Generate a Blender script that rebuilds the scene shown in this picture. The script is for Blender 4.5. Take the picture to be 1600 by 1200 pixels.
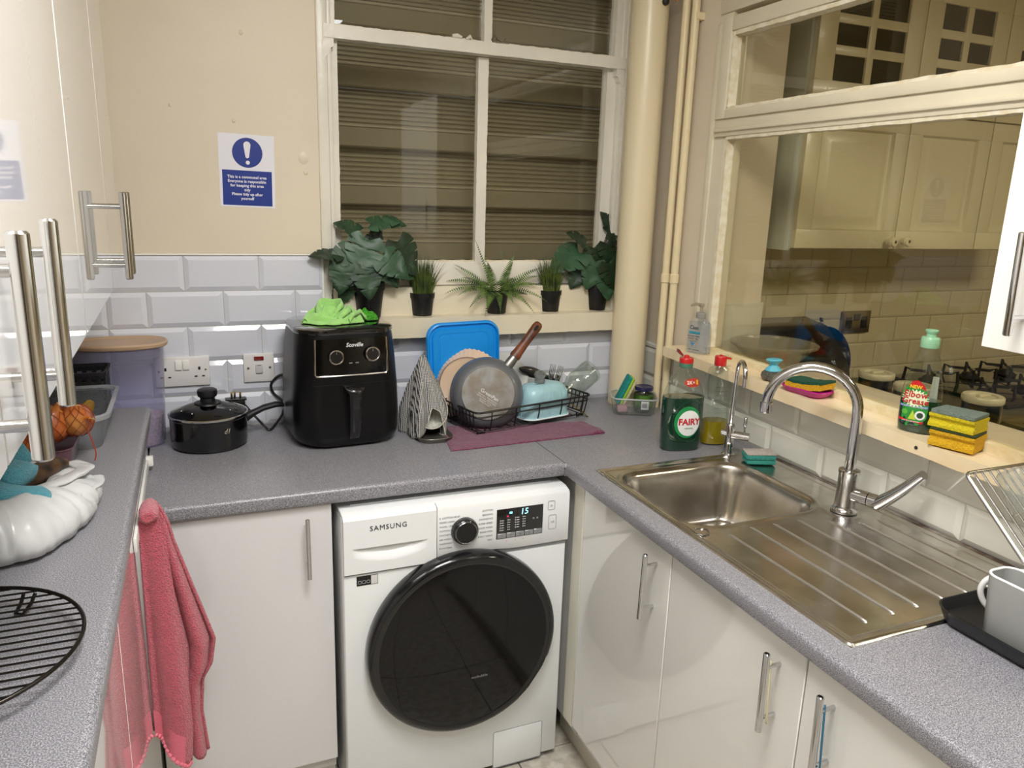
import bpy, bmesh, math, random
from mathutils import Vector, Matrix, noise as mnoise
random.seed(7)
S = bpy.context.scene
for o in list(bpy.data.objects): bpy.data.objects.remove(o, do_unlink=True)
COL = S.collection
PI = math.pi

# ---------------- camera, world, lights, exposure ----------------
cam_d = bpy.data.cameras.new('camera'); cam = bpy.data.objects.new('camera', cam_d); COL.objects.link(cam)
_r = Vector((0.92336574, -0.38264258, 0.03131071)); _u = Vector((0.06287987, 0.23118167, 0.97087649)); _f = Vector((0.37873714, 0.89450528, -0.23752574))
cam.matrix_world = Matrix(((_r.x, _u.x, -_f.x, 0.232), (_r.y, _u.y, -_f.y, -2.3459), (_r.z, _u.z, -_f.z, 1.6046), (0, 0, 0, 1)))
cam_d.sensor_width = 36; cam_d.lens = 26.60; cam_d.clip_start = 0.02; cam_d.clip_end = 60
S.camera = cam
S.view_settings.view_transform = 'Standard'; S.view_settings.look = 'None'
S.view_settings.gamma = 1.0; S.view_settings.use_curve_mapping = False
S.view_settings.exposure = 0.0
S.cycles.transparent_max_bounces = 32
w = bpy.data.worlds.new('world'); S.world = w; w.use_nodes = True
w.node_tree.nodes['Background'].inputs[0].default_value = (0.62, 0.66, 0.72, 1)
w.node_tree.nodes['Background'].inputs[1].default_value = 0.25
def area(name, loc, size, power, color, rot=(0, 0, 0)):
    l = bpy.data.lights.new(name, 'AREA'); l.shape = 'RECTANGLE'; l.size, l.size_y = size; l.energy = power; l.color = color
    o = bpy.data.objects.new(name, l); COL.objects.link(o); o.location = loc; o.rotation_euler = rot; return o
area('kitchen_light', (0.60, -1.70, 2.555), (0.55, 0.55), 35, (1.0, 0.978, 0.952))
area('kitchen_light_rear', (0.60, -2.45, 2.555), (1.0, 0.4), 18, (0.91, 0.955, 1.0))
area('neighbour_light', (3.0, -2.3, 2.5), (0.6, 0.6), 36, (1.0, 0.92, 0.76))
area('lightwell_light', (1.1, 0.22, 3.3), (2.6, 0.16), 15, (1.0, 0.93, 0.82))

# ---------------- materials ----------------
def lin(h):
    h = h.lstrip('#'); c = [int(h[i:i+2], 16) / 255 for i in (0, 2, 4)]
    return tuple((x / 12.92 if x <= 0.04045 else ((x + 0.055) / 1.055) ** 2.4) for x in c) + (1,)
_m = {}
def mat(name, col='#808080', rough=.5, metal=0, var=0, vscale=20, vcol=None, bump=0, bscale=200, coat=0, spec=.5, alpha=1, emit=None, estr=0, sheen=0, trans=0, ior=1.5, stretch=None, detail=3):
    if name in _m: return _m[name]
    m = bpy.data.materials.new(name); m.use_nodes = True; nt = m.node_tree; b = nt.nodes['Principled BSDF']
    b.inputs['Base Color'].default_value = lin(col); b.inputs['Roughness'].default_value = rough; b.inputs['Metallic'].default_value = metal
    b.inputs['Coat Weight'].default_value = coat; b.inputs['Coat Roughness'].default_value = .03; b.inputs['Specular IOR Level'].default_value = spec
    b.inputs['Alpha'].default_value = alpha; b.inputs['Sheen Weight'].default_value = sheen; b.inputs['Transmission Weight'].default_value = trans; b.inputs['IOR'].default_value = ior
    if emit: b.inputs['Emission Color'].default_value = lin(emit); b.inputs['Emission Strength'].default_value = estr
    if var or bump:
        tc = nt.nodes.new('ShaderNodeTexCoord'); src = tc.outputs['Object']
        if stretch:
            mp = nt.nodes.new('ShaderNodeMapping'); mp.inputs['Scale'].default_value = stretch; nt.links.new(src, mp.inputs[0]); src = mp.outputs[0]
    if var:
        n = nt.nodes.new('ShaderNodeTexNoise'); n.inputs['Scale'].default_value = vscale; n.inputs['Detail'].default_value = detail; nt.links.new(src, n.inputs['Vector'])
        cr = nt.nodes.new('ShaderNodeValToRGB'); c = lin(col); d = lin(vcol) if vcol else tuple(x * (1 - var) for x in c[:3]) + (1,)
        cr.color_ramp.elements[0].position = .38; cr.color_ramp.elements[1].position = .62
        cr.color_ramp.elements[0].color = d; cr.color_ramp.elements[1].color = c
        nt.links.new(n.outputs['Fac'], cr.inputs[0]); nt.links.new(cr.outputs[0], b.inputs['Base Color'])
    if bump:
        n2 = nt.nodes.new('ShaderNodeTexNoise'); n2.inputs['Scale'].default_value = bscale; n2.inputs['Detail'].default_value = 3; nt.links.new(src, n2.inputs['Vector'])
        bp = nt.nodes.new('ShaderNodeBump'); bp.inputs['Strength'].default_value = min(1, bump); bp.inputs['Distance'].default_value = .002 * max(1, bump); nt.links.new(n2.outputs['Fac'], bp.inputs['Height']); nt.links.new(bp.outputs[0], b.inputs['Normal'])
    _m[name] = m; return m
def clear(name, tint='#ffffff', ior=1.45, rough=0.0, body=0.0, bodycol='#ffffff'):
    """thin clear sheet: transparent with Fresnel gloss, optional milky body"""
    if name in _m: return _m[name]
    m = bpy.data.materials.new(name); m.use_nodes = True; nt = m.node_tree; nt.nodes.clear()
    out = nt.nodes.new('ShaderNodeOutputMaterial'); t = nt.nodes.new('ShaderNodeBsdfTransparent'); t.inputs[0].default_value = lin(tint)
    g = nt.nodes.new('ShaderNodeBsdfGlossy'); g.inputs['Roughness'].default_value = rough
    f = nt.nodes.new('ShaderNodeFresnel'); f.inputs[0].default_value = ior
    ge = nt.nodes.new('ShaderNodeNewGeometry'); mr = nt.nodes.new('ShaderNodeMapRange'); mr.inputs[3].default_value = ior; mr.inputs[4].default_value = 1/ior
    nt.links.new(ge.outputs['Backfacing'], mr.inputs[0]); nt.links.new(mr.outputs[0], f.inputs[0])   # the node inverts the index on back faces; undo that
    base = t.outputs[0]
    if body:
        d = nt.nodes.new('ShaderNodeBsdfDiffuse'); d.inputs[0].default_value = lin(bodycol); mx0 = nt.nodes.new('ShaderNodeMixShader'); mx0.inputs[0].default_value = body
        nt.links.new(base, mx0.inputs[1]); nt.links.new(d.outputs[0], mx0.inputs[2]); base = mx0.outputs[0]
    mx = nt.nodes.new('ShaderNodeMixShader'); nt.links.new(f.outputs[0], mx.inputs[0]); nt.links.new(base, mx.inputs[1]); nt.links.new(g.outputs[0], mx.inputs[2]); nt.links.new(mx.outputs[0], out.inputs[0])
    _m[name] = m; return m
def speckle(name, base, dark, light, rough=.35, scale=900):
    m = bpy.data.materials.new(name); m.use_nodes = True; nt = m.node_tree; b = nt.nodes['Principled BSDF']; b.inputs['Roughness'].default_value = rough
    tc = nt.nodes.new('ShaderNodeTexCoord'); n = nt.nodes.new('ShaderNodeTexNoise'); n.inputs['Scale'].default_value = scale; n.inputs['Detail'].default_value = 2
    cr = nt.nodes.new('ShaderNodeValToRGB'); e = cr.color_ramp.elements; e[0].position = .36; e[0].color = lin(dark); e[1].position = .66; e[1].color = lin(light)
    x = e.new(.5); x.color = lin(base)
    nt.links.new(tc.outputs['Object'], n.inputs['Vector']); nt.links.new(n.outputs['Fac'], cr.inputs[0]); nt.links.new(cr.outputs[0], b.inputs['Base Color'])
    bp = nt.nodes.new('ShaderNodeBump'); bp.inputs['Strength'].default_value = .05; bp.inputs['Distance'].default_value = .001; nt.links.new(n.outputs['Fac'], bp.inputs['Height']); nt.links.new(bp.outputs[0], b.inputs['Normal'])
    _m[name] = m; return m

PLASTER = mat('cream_plaster', '#E0D3BC', .45, var=.05, vscale=2.5, bump=.35, bscale=9)
PAINT = mat('cream_gloss_paint', '#E3D9C0', .28, var=.05, vscale=6, bump=.5, bscale=28)
SASHP = mat('white_gloss_paint', '#E9E4D6', .3, var=.05, vscale=9, bump=.5, bscale=40)
BEAD = mat('flaking_white_putty', '#E8E1CC', .5, var=.15, vscale=40, bump=.8, bscale=60, vcol='#DCCFAE')
RTILE = mat('warm_lit_white_tile', '#DBDACF', .09, coat=.4)  # same tile as TILE; warm light on the right wall put into the colour
TILE = mat('white_glazed_tile', '#D9DBE3', .08, coat=.4)
GROUT = mat('grout', '#B9B5AC', .8)
CTILE = mat('cream_glazed_tile', '#D6CBA8', .15, coat=.3)
WORK = speckle('grey_speckled_laminate', '#807F84', '#5A5A60', '#B2B0B4', .33, 620)
GLOSSW = mat('white_gloss_door', '#E4E2E0', .045, coat=1)
GLOSSN = mat('white_gloss_door_right', '#E2E0DA', .06, coat=1)
CARC = mat('white_carcass', '#DAD8D3', .35)
STEEL = mat('brushed_steel', '#D2D1CF', .15, metal=1)
CHROME = mat('chrome', '#D2D2D4', .06, metal=1)
SINKM = mat('stained_stainless_steel', '#CFCBC5', .24, metal=1, var=.3, vscale=9, vcol='#B5AFA4', bump=.12, bscale=30)
GLASS = clear('window_glass', '#F4F3EC', 1.5)
BLACKP = mat('black_plastic', '#121214', .22, coat=.3)
BLACKM = mat('black_matt_plastic', '#0D0D0F', .5)
WIRE = mat('black_coated_wire', '#101012', .35)

# ---------------- geometry helpers ----------------
class G:
    def __init__(s): s.bm = bmesh.new()
    def add(s, other, M=None):
        me = bpy.data.meshes.new('tmp'); other.to_mesh(me); other.free()
        if M is not None: me.transform(M)
        s.bm.from_mesh(me); bpy.data.meshes.remove(me); return s
    def box(s, x0, x1, y0, y1, z0, z1, bev=0, seg=2, M=None):
        b = bmesh.new(); bmesh.ops.create_cube(b, size=1)
        for v in b.verts: v.co = Vector(((x0 + x1) / 2 + v.co.x * (x1 - x0), (y0 + y1) / 2 + v.co.y * (y1 - y0), (z0 + z1) / 2 + v.co.z * (z1 - z0)))
        if bev: bmesh.ops.bevel(b, geom=b.edges[:] + b.verts[:], offset=bev, segments=seg, profile=.5, affect='EDGES', clamp_overlap=True)
        return s.add(b, M)
    def loft(s, rings, cap0=True, cap1=True, M=None):
        b = bmesh.new(); vs = [[b.verts.new(p) for p in r] for r in rings]; n = len(rings[0])
        for a, c in zip(vs, vs[1:]):
            for i in range(n):
                j = (i + 1) % n
                try: b.faces.new((a[i], a[j], c[j], c[i]))
                except ValueError: pass
        if cap0: b.faces.new(vs[0][::-1])
        if cap1: b.faces.new(vs[-1])
        bmesh.ops.recalc_face_normals(b, faces=b.faces)
        return s.add(b, M)
    def sheet(s, rows, M=None):
        b = bmesh.new(); vs = [[b.verts.new(p) for p in r] for r in rows]
        for a, c in zip(vs, vs[1:]):
            for i in range(len(a) - 1): b.faces.new((a[i], a[i+1], c[i+1], c[i]))
        return s.add(b, M)
    def lathe(s, prof, n=32, sx=1, sy=1, M=None, cap0=True, cap1=True):
        rings = [[(r * sx * math.cos(2*PI*i/n), r * sy * math.sin(2*PI*i/n), z) for i in range(n)] for r, z in prof]
        return s.loft(rings, cap0, cap1, M)
    def cyl(s, p0, p1, r0, r1=None, n=16, M=None):
        p0, p1 = Vector(p0), Vector(p1); d = p1 - p0; r1 = r0 if r1 is None else r1
        Q = Matrix.Translation(p0) @ d.to_track_quat('Z', 'Y').to_matrix().to_4x4()
        if M is not None: Q = M @ Q
        return s.lathe([(r0, 0), (r1, d.length)], n, M=Q)
    def tube(s, pts, r, n=8, closed=False, M=None):
        pts = [Vector(p) for p in pts]; L = len(pts); rs = r if isinstance(r, (list, tuple)) else [r] * L
        def tan(i):
            a = pts[i-1] if (i or closed) else pts[i]; c = pts[(i+1) % L] if (i < L-1 or closed) else pts[i]
            return (c - a).normalized()
        t = tan(0); up = Vector((0, 0, 1)) if abs(t.z) < .9 else Vector((1, 0, 0)); nrm = (up - up.dot(t) * t).normalized(); rings = []
        for i in range(L):
            t = tan(i); nrm = (nrm - nrm.dot(t) * t).normalized(); bn = t.cross(nrm)
            rings.append([pts[i] + rs[i] * (math.cos(2*PI*k/n) * nrm + math.sin(2*PI*k/n) * bn) for k in range(n)])
        if closed: rings.append(rings[0]); return s.loft(rings, False, False, M)
        return s.loft(rings, M=M)
    def poly(s, pts, ext, M=None):
        """extrude polygon (list of 3d pts) by vector ext"""
        e = Vector(ext); b = bmesh.new(); a = [b.verts.new(p) for p in pts]; c = [b.verts.new(Vector(p) + e) for p in pts]
        b.faces.new(a); b.faces.new(c[::-1]); n = len(pts)
        for i in range(n): b.faces.new((a[i], c[i], c[(i+1) % n], a[(i+1) % n]))
        bmesh.ops.recalc_face_normals(b, faces=b.faces); return s.add(b, M)
    def xf(s, f):
        for v in s.bm.verts: v.co = Vector(f(v.co))
        return s
    def out(s, name, m, parent=None, kind=None, angle=38, smooth=True, label=None):
        me = bpy.data.meshes.new(name); s.bm.to_mesh(me); s.bm.free(); me.materials.append(m)
        if smooth: me.shade_smooth(); me.set_sharp_from_angle(angle=math.radians(angle))
        o = bpy.data.objects.new(name, me); COL.objects.link(o)
        if parent: o.parent = parent
        if kind: o['kind'] = kind
        if label: o['label'] = label
        return o
def thing(name, label, cat, loc=(0, 0, 0), rz=0, group=None):
    o = bpy.data.objects.new(name, None); COL.objects.link(o); o.location = loc; o.rotation_euler = (0, 0, rz); o.empty_display_size = .05
    o['label'] = label; o['category'] = cat
    if group: o['group'] = group
    return o
def tag(o, label, cat, group=None, loc=None, rz=None):
    o['label'] = label; o['category'] = cat
    if group: o['group'] = group
    if loc is not None: o.location = loc
    if rz is not None: o.rotation_euler = (0, 0, rz)
    return o
def struct(name, label=None):
    o = bpy.data.objects.new(name, None); COL.objects.link(o); o['kind'] = 'structure'; return o
def rr(w, d, r, n=6, z=0, cx=0, cy=0):
    """rounded rectangle ring"""
    pts = []; r = min(r, w/2 - 1e-4, d/2 - 1e-4)
    for qx, qy, a0 in ((1, 1, 0), (-1, 1, 90), (-1, -1, 180), (1, -1, 270)):
        for i in range(n + 1):
            a = math.radians(a0 + 90 * i / n); pts.append((cx + qx * (w/2 - r) + r * math.cos(a), cy + qy * (d/2 - r) + r * math.sin(a), z))
    return pts
def frame_M(o, x, y):
    x = Vector(x).normalized(); y = Vector(y); y = (y - y.dot(x) * x).normalized(); z = x.cross(y)
    return Matrix(((x.x, y.x, z.x, o[0]), (x.y, y.y, z.y, o[1]), (x.z, y.z, z.z, o[2]), (0, 0, 0, 1)))
def axis_M(o, d, spin=0):
    return Matrix.Translation(o) @ Vector(d).to_track_quat('Z', 'Y').to_matrix().to_4x4() @ Matrix.Rotation(spin, 4, 'Z')
def text(name, body, size, m, parent, M, ext=.0003, bold=0, align='CENTER', shear=0, spacing=1, line=1, fn=None, label=None):
    cu = bpy.data.curves.new('t', 'FONT'); cu.body = body; cu.size = size; cu.extrude = ext; cu.offset = bold; cu.align_x = align; cu.align_y = 'CENTER'; cu.shear = shear; cu.space_character = spacing; cu.space_line = line; cu.resolution_u = 2
    ob = bpy.data.objects.new('t', cu); COL.objects.link(ob); bpy.context.view_layer.update()
    me = bpy.data.meshes.new_from_object(ob.evaluated_get(bpy.context.evaluated_depsgraph_get())); bpy.data.objects.remove(ob, do_unlink=True)
    me.name = name; me.materials.clear(); me.materials.append(m)
    if fn:
        for v in me.vertices: v.co = Vector(fn(v.co))
    me.transform(M); o = bpy.data.objects.new(name, me); COL.objects.link(o); o.parent = parent
    if label: o['label'] = label
    return o
# ---------------- the room ----------------
CEIL = 2.6; XL = -0.42; XR = 1.7385; YF = -5.6
# floor with tiles
fl = struct('floor'); G().box(XL, XR, YF, 0, -.06, -.006).out('screed', mat('floor_grout', '#77736C', .8), fl)
FT = mat('stone_floor_tile', '#CFC9BC', .3, var=.25, vscale=30, vcol='#B3AB9C', detail=6)
def tile_mesh(name, w, h, t, m, inset, rise):
    """bevelled tile in the local x-z plane, front towards -y, origin at its lower left corner"""
    bm = bmesh.new(); g = .001
    A = [bm.verts.new((x, 0, z)) for x, z in ((g, g), (w-g, g), (w-g, h-g), (g, h-g))]
    B = [bm.verts.new((x, -t, z)) for x, z in ((g, g), (w-g, g), (w-g, h-g), (g, h-g))]
    i = min(inset, w*.3, h*.3)
    Cc = [bm.verts.new((x, -t-rise, z)) for x, z in ((i, i), (w-i, i), (w-i, h-i), (i, h-i))]
    for P, Q in ((A, B), (B, Cc)):
        for k in range(4): bm.faces.new((P[k], P[(k+1) % 4], Q[(k+1) % 4], Q[k]))
    bm.faces.new(Cc); bmesh.ops.recalc_face_normals(bm, faces=bm.faces)
    me = bpy.data.meshes.new(name); bm.to_mesh(me); bm.free(); me.materials.append(m); return me
_tiles = {}
def place_tile(parent, x0, x1, z0, z1, put, m=TILE, inset=.0135, rise=.006, t=.004, name='tile'):
    k = (round(x1-x0, 4), round(z1-z0, 4), m.name)
    if k not in _tiles: _tiles[k] = tile_mesh(name, x1-x0, z1-z0, t, m, inset, rise)
    o = bpy.data.objects.new(name, _tiles[k]); COL.objects.link(o); o.parent = parent; put(o, x0, z0); return o
def put_back(o, x, z): o.location = (x, 0, z)
def put_right(o, s, z): o.location = (XR, -s, z); o.rotation_euler = (0, 0, -PI/2)     # s measured towards the camera
i = 0
for a in range(6):
    for b_ in range(9):
        x0 = XL + a * .36; x1 = min(x0 + .36, XR); y0 = -5.4 + b_ * .6
        G().box(x0+.002, x1-.002, y0+.002, y0+.598, -.006, 0, .0012, 1).out('floor_tile', FT, fl, smooth=False)
ce = struct('ceiling'); G().box(XL-.1, XR+.1, YF-.1, .12, CEIL, CEIL+.1).out('ceiling_board', mat('white_ceiling', '#E8E2D4', .8), ce)
# back wall with sash window opening
WX0, WX1, WZ0 = .592, 1.63, 1.205
wb = struct('wall_back')
g = G(); g.box(XL, WX0, 0, .12, 0, CEIL); g.box(WX0, WX1, 0, .12, 0, WZ0); g.box(WX1, XR+.1, 0, .12, 0, CEIL)
g.out('plaster', PLASTER, wb, smooth=False)
# plaster face stands a little proud above the tiles
g = G(); g.box(XL, WX0-.002, -.007, 0, 1.426, CEIL, .002, 1); g.out('plaster_skim', PLASTER, wb)
G().box(XL, WX0-.001, -.009, 0, 1.4215, 1.4265, .001, 1).out('tile_edge_bead', mat('white_sealant', '#F2EFE6', .4), wb)
G().box(WX0-.004, WX0+.001, -.009, .0, 1.2, 1.424).out('tile_end_trim', mat('white_sealant', '#F2EFE6', .4), wb)
P_, Q_ = .202, .102; zT = 1.4217
for r in range(5):
    z1 = zT - r*Q_; z0 = z1 - Q_ if r < 4 else .911
    xe = WX0 if r < 2 else 1.70
    off = .003 if r % 2 == 0 else .003 + P_/2
    k = -3
    while True:
        x0 = off + k*P_; x1 = x0 + P_; k += 1
        if x0 >= xe: break
        if x1 <= XL+.1: continue
        if x0 < 0 < x1 and r % 2: x1_, = (0.003,); place_tile(wb, max(x0, XL), x1_, z0, z1, put_back); x0 = .003
        e = min(x1, xe)
        if e - x0 < .012: continue
        if r == 2 and x0 < WX0 < e: pass
        zz = min(z1, 1.163) if (r == 2 and x0 >= WX0-.15) else z1
        if r == 2 and x0 < WX0 <= e and x0 < WX0-.03:
            place_tile(wb, x0, WX0, z0, z1, put_back); x0 = WX0; zz = 1.163
        place_tile(wb, x0, e, z0, zz, put_back)
G().box(WX0, 1.7, -.004, 0, 1.1635, 1.18).out('grout_strip', GROUT, wb)
g = G(); g.box(XL, WX0, -.0035, 0, .8, 1.4215); g.box(WX0, XR, -.0035, 0, .8, 1.166); g.out('grout', GROUT, wb)
# left and front walls
wl = struct('wall_left'); G().box(XL-.1, XL, YF, .12, 0, CEIL).out('plaster', PLASTER, wl, smooth=False)
wf = struct('wall_front'); G().box(XL, XR, YF-.1, YF, 0, CEIL).out('plaster', PLASTER, wf, smooth=False)
G().box(.1, .95, YF+.001, YF+.04, 0, 2.05, .004).out('dark_reflection_panel', mat('added_dark_brown', '#4A3626', .4), wf)  # unseen dark panel, added to darken what glossy fronts reflect
# right wall, 0.24 thick, with the internal window opening
RY0, RY1, RZ0, RZ1 = -.345, -2.2, 1.12, 2.17; XO = 1.968
wr = struct('wall_right')
g = G(); g.box(XR, XO, RY0, .12, 0, CEIL); g.box(XR, XO, RY1, RY0, 0, RZ0); g.box(XR, XO, RY1, RY0, RZ1, CEIL); g.box(XR, XO, YF, RY1, 0, CEIL)
g.out('plaster', PLASTER, wr, smooth=False)
G().box(XR-.0035, XR, -2.5, 0, .8, 1.11).out('grout', GROUT, wr)
zR = .9985
for r, (z0, z1) in enumerate(((.911, zR), (zR, zR+.102), (zR+.102, zR+.122))):
    for k in range(-4, 9):
        s0 = .717 - .717*0 + (k*P_) - (0 if r % 2 == 0 else P_/2); s1 = s0 + P_
        s0 = max(s0, .02); s1 = min(s1, 2.45)
        if s1 - s0 < .02: continue
        if r == 2 and s0 < .2: pass
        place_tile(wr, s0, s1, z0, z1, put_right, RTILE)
# plaster patches and lumps on the back wall
g = G()
for x, z, r in ((.545, 1.70, .016), (.55, 1.66, .007), (.20, 1.82, .004), (.36, 1.79, .005), (.39, 2.02, .006)):
    g.lathe([(r, 0), (r*.8, .0016), (r*.3, .0026)], 12, sy=1.2, M=axis_M((x, -.0066, z), (0, -1, 0)))
g.out('plaster_lump', PLASTER, wb)

# ---------------- window_1 : sash window in the back wall ----------------
w1 = struct('window_1')
def wav(g, amp=.0008, sc=60):
    for v in g.bm.verts:
        n = mnoise.noise_vector(v.co * sc); v.co += n * amp
    return g
def wobbly_bar(a, b, wd, ht, n=60, amp=.0012, up=(0, 0, 1)):
    """bar with an uneven painted outline from a to b"""
    a, b = Vector(a), Vector(b); d = (b-a).normalized(); up = Vector(up); sd = d.cross(up).normalized(); rings = []
    for i in range(n+1):
        p = a + (b-a) * i/n; q = [(-1, -1), (1, -1), (1, 1), (-1, 1)]; ring = []
        for j, (u_, v_) in enumerate(q):
            k = mnoise.noise(p * 45 + Vector((j*7, 0, 0))) * amp + mnoise.noise(p * 160 + Vector((j*3, 5, 0))) * amp * .6
            ring.append(p + sd * (u_ * wd/2) + up * (v_ * (ht/2 + k)))
        rings.append(ring)
    return G().loft(rings)
# box frame
g = G(); g.box(WX0, .622, .005, .12, WZ0, 2.6, .003); g.box(1.60, WX1, .002, .12, WZ0, 2.6, .003); g.box(WX0, WX1, .02, .12, 2.55, 2.6)
g.out('box_frame', SASHP, w1)
g = G(); g.box(.622, .634, .0075, .03, 1.32, 2.6, .002); g.box(1.585, 1.60, .0075, .03, 1.32, 2.6, .002); g.out('staff_bead', SASHP, w1)
# lower sash at y .05, upper sash nearer the room (as photographed its horns overlap)
YL = .05; YU = .03
G().box(.622, 1.60, YL-.012, YL+.03, 1.323, 1.398, .003).out('bottom_rail', SASHP, w1)
G().box(.622, 1.60, .0, YL+.03, WZ0, 1.321, .002).out('sill_board', PAINT, w1)
wobbly_bar((.640, YL, 1.39), (.640, YL, 2.04), .036, .030, up=(1, 0, 0)).out('sash_stile', SASHP, w1)
wobbly_bar((1.575, YL, 1.39), (1.575, YL, 2.04), .036, .052, up=(1, 0, 0)).out('sash_stile', SASHP, w1)
wobbly_bar((1.110, YL, 1.39), (1.110, YL, 2.03), .026, .034, up=(1, 0, 0)).out('glazing_bar', SASHP, w1)
wobbly_bar((.612, YU-.006, 2.052), (1.60, YU-.006, 2.052), .045, .036).out('meeting_rail', SASHP, w1)
wobbly_bar((.620, YU, 2.04), (.620, YU, 2.6), .04, .052, up=(1, 0, 0)).out('sash_stile', SASHP, w1)
wobbly_bar((1.580, YU, 2.04), (1.580, YU, 2.6), .04, .040, up=(1, 0, 0)).out('sash_stile', SASHP, w1)
wobbly_bar((1.115, YU, 2.06), (1.115, YU, 2.6), .026, .026, up=(1, 0, 0)).out('glazing_bar', SASHP, w1)
def horn(x, s):
    pr_ = [(0, 2.035), (s*.030, 2.035), (s*.030, 2.012), (s*.022, 2.008), (s*.018, 1.995), (s*.012, 1.988), (0, 1.972)]
    G().poly([(x + a, YU-.026, z) for a, z in pr_], (0, .04, 0)).out('sash_horn', SASHP, w1, smooth=False)
horn(.611, 1); horn(1.598, -1)
g = G()
for (a, b) in (((.658, YL, 1.40), (1.094, YL, 1.40)), ((1.127, YL, 1.40), (1.548, YL, 1.40)), ((.648, YU, 2.073), (1.10, YU, 2.073)), ((1.13, YU, 2.073), (1.56, YU, 2.073))):
    g2 = wobbly_bar(a, b, .014, .006, 90, .0022); g.add(g2.bm)
g.out('putty_line', BEAD, w1)
G().box(.650, 1.100, YL+.006, YL+.009, 1.395, 2.04).out('pane', GLASS, w1, smooth=False)
G().box(1.120, 1.555, YL+.006, YL+.009, 1.395, 2.04).out('pane', GLASS, w1, smooth=False)
G().box(.640, 1.105, YU+.006, YU+.009, 2.07, 2.56).out('pane', GLASS, w1, smooth=False)
G().box(1.125, 1.565, YU+.006, YU+.009, 2.07, 2.56).out('pane', GLASS, w1, smooth=False)
# window sill with chipped gloss paint
g = wobbly_bar((.590, -.028, 1.2005), (1.612, -.028, 1.2005), .064, .063, 70, .0014)
g.out('window_sill', PAINT, w1)
# old catch and paint blobs on the meeting rail
g = G(); g.tube([(1.00, .018, 2.078), (1.015, .016, 2.080), (1.03, .016, 2.077)], [.006, .007, .004], 8); g.tube([(1.045, .017, 2.074), (1.056, .015, 2.082), (1.062, .016, 2.074)], [.004, .006, .003], 8)
g.out('paint_blob', SASHP, w1)
g = G(); g.tube([(1.128, .018, 2.078), (1.134, .012, 2.098), (1.142, .012, 2.084), (1.165, .012, 2.076), (1.172, .012, 2.085)], .0035, 6); g.box(1.13, 1.18, .005, .02, 2.070, 2.075)
g.out('sash_catch', mat('old_metal', '#8C8577', .4, metal=.8), w1)

# corrugated cladding outside the sash window
cl = thing('wall_cladding', 'grey brown ribbed horizontal cladding outside the sash window behind the plants', 'cladding')
CLM = mat('cladding_panel', '#A39B89', .5, var=.06, vscale=3)
def clad_profile():
    p = [(.335, .0)]
    for i in range(7):
        z = -.004 - i*.0155; y = .336 - i*.0068
        p += [(y, z), (y-.004, z-.003), (y-.004, z-.010), (y, z-.0125)]
    p += [(.284, -.114), (.272, -.118), (.271, -.123), (.276, -.126), (.279, -.150), (.284, -.183), (.290, -.187), (.345, -.187)]
    return p
pp = clad_profile()
for k in range(6):
    zt = 2.505 - k*.187 + (.002 if k == 2 else 0)
    G().loft([[(x, y, zt+z) for y, z in pp] for x in (.2, 2.2)]).out('cladding_panel', CLM, cl, smooth=False)

# ---------------- window_2 : fixed internal window in the right wall ----------------
w2 = struct('window_2')
xf_ = XR - .012
def ybar(y0, y1, z0, z1, x0, x1, nm, m, amp=.0): 
    if amp: g = wobbly_bar(((x0+x1)/2, y0, (z0+z1)/2), ((x0+x1)/2, y1, (z0+z1)/2), x1-x0, z1-z0, 90, amp)
    else: g = G().box(x0, x1, y1, y0, z0, z1, .003)
    return g.out(nm, m, w2)
# outer frame
ybar(-.315, RY1, 2.155, 2.24, XR-.012, XR+.05, 'frame_head', PAINT)
G().box(XR-.006, XR+.05, -.374, -.316, 1.13, 2.16).out('frame_jamb', PAINT, w2)
wav(G().box(XR-.010, XR-.002, -.330, -.305, 1.14, 2.13, .003), .0012, 20).out('cover_strip', PAINT, w2)
ybar(-.34, RY1, 1.806, 1.8565, XR-.016, XR+.05, 'transom', PAINT)
G().box(XR-.004, XR+.04, -.36, -.318, 1.84, 2.16).out('corner_block', PAINT, w2)
ybar(-.345, RY1, 1.819, 1.829, XR-.024, XR-.006, 'transom_bead', PAINT)
# top casement
ybar(-.3915, RY1, 1.856, 1.882, XR-.024, XR+.03, 'casement_rail', PAINT)
ybar(-.3915, RY1, 2.098, 2.138, XR-.024, XR+.03, 'casement_rail', PAINT)
G().box(XR-.024, XR+.03, -.392, -.347, 1.856, 2.138, .003).out('casement_stile', PAINT, w2)
wobbly_bar((XR-.006, -.397, 1.888), (XR-.006, -.397, 2.095), .028, .008, 40, .0009, up=(0, 1, 0)).out('putty_line', BEAD, w2)
ybar(-.397, RY1, 2.086, 2.098, XR-.018, XR+.02, 'putty_line', BEAD, .0028)
ybar(-.397, RY1, 1.880, 1.890, XR-.018, XR+.02, 'putty_line', BEAD, .0024)
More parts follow.
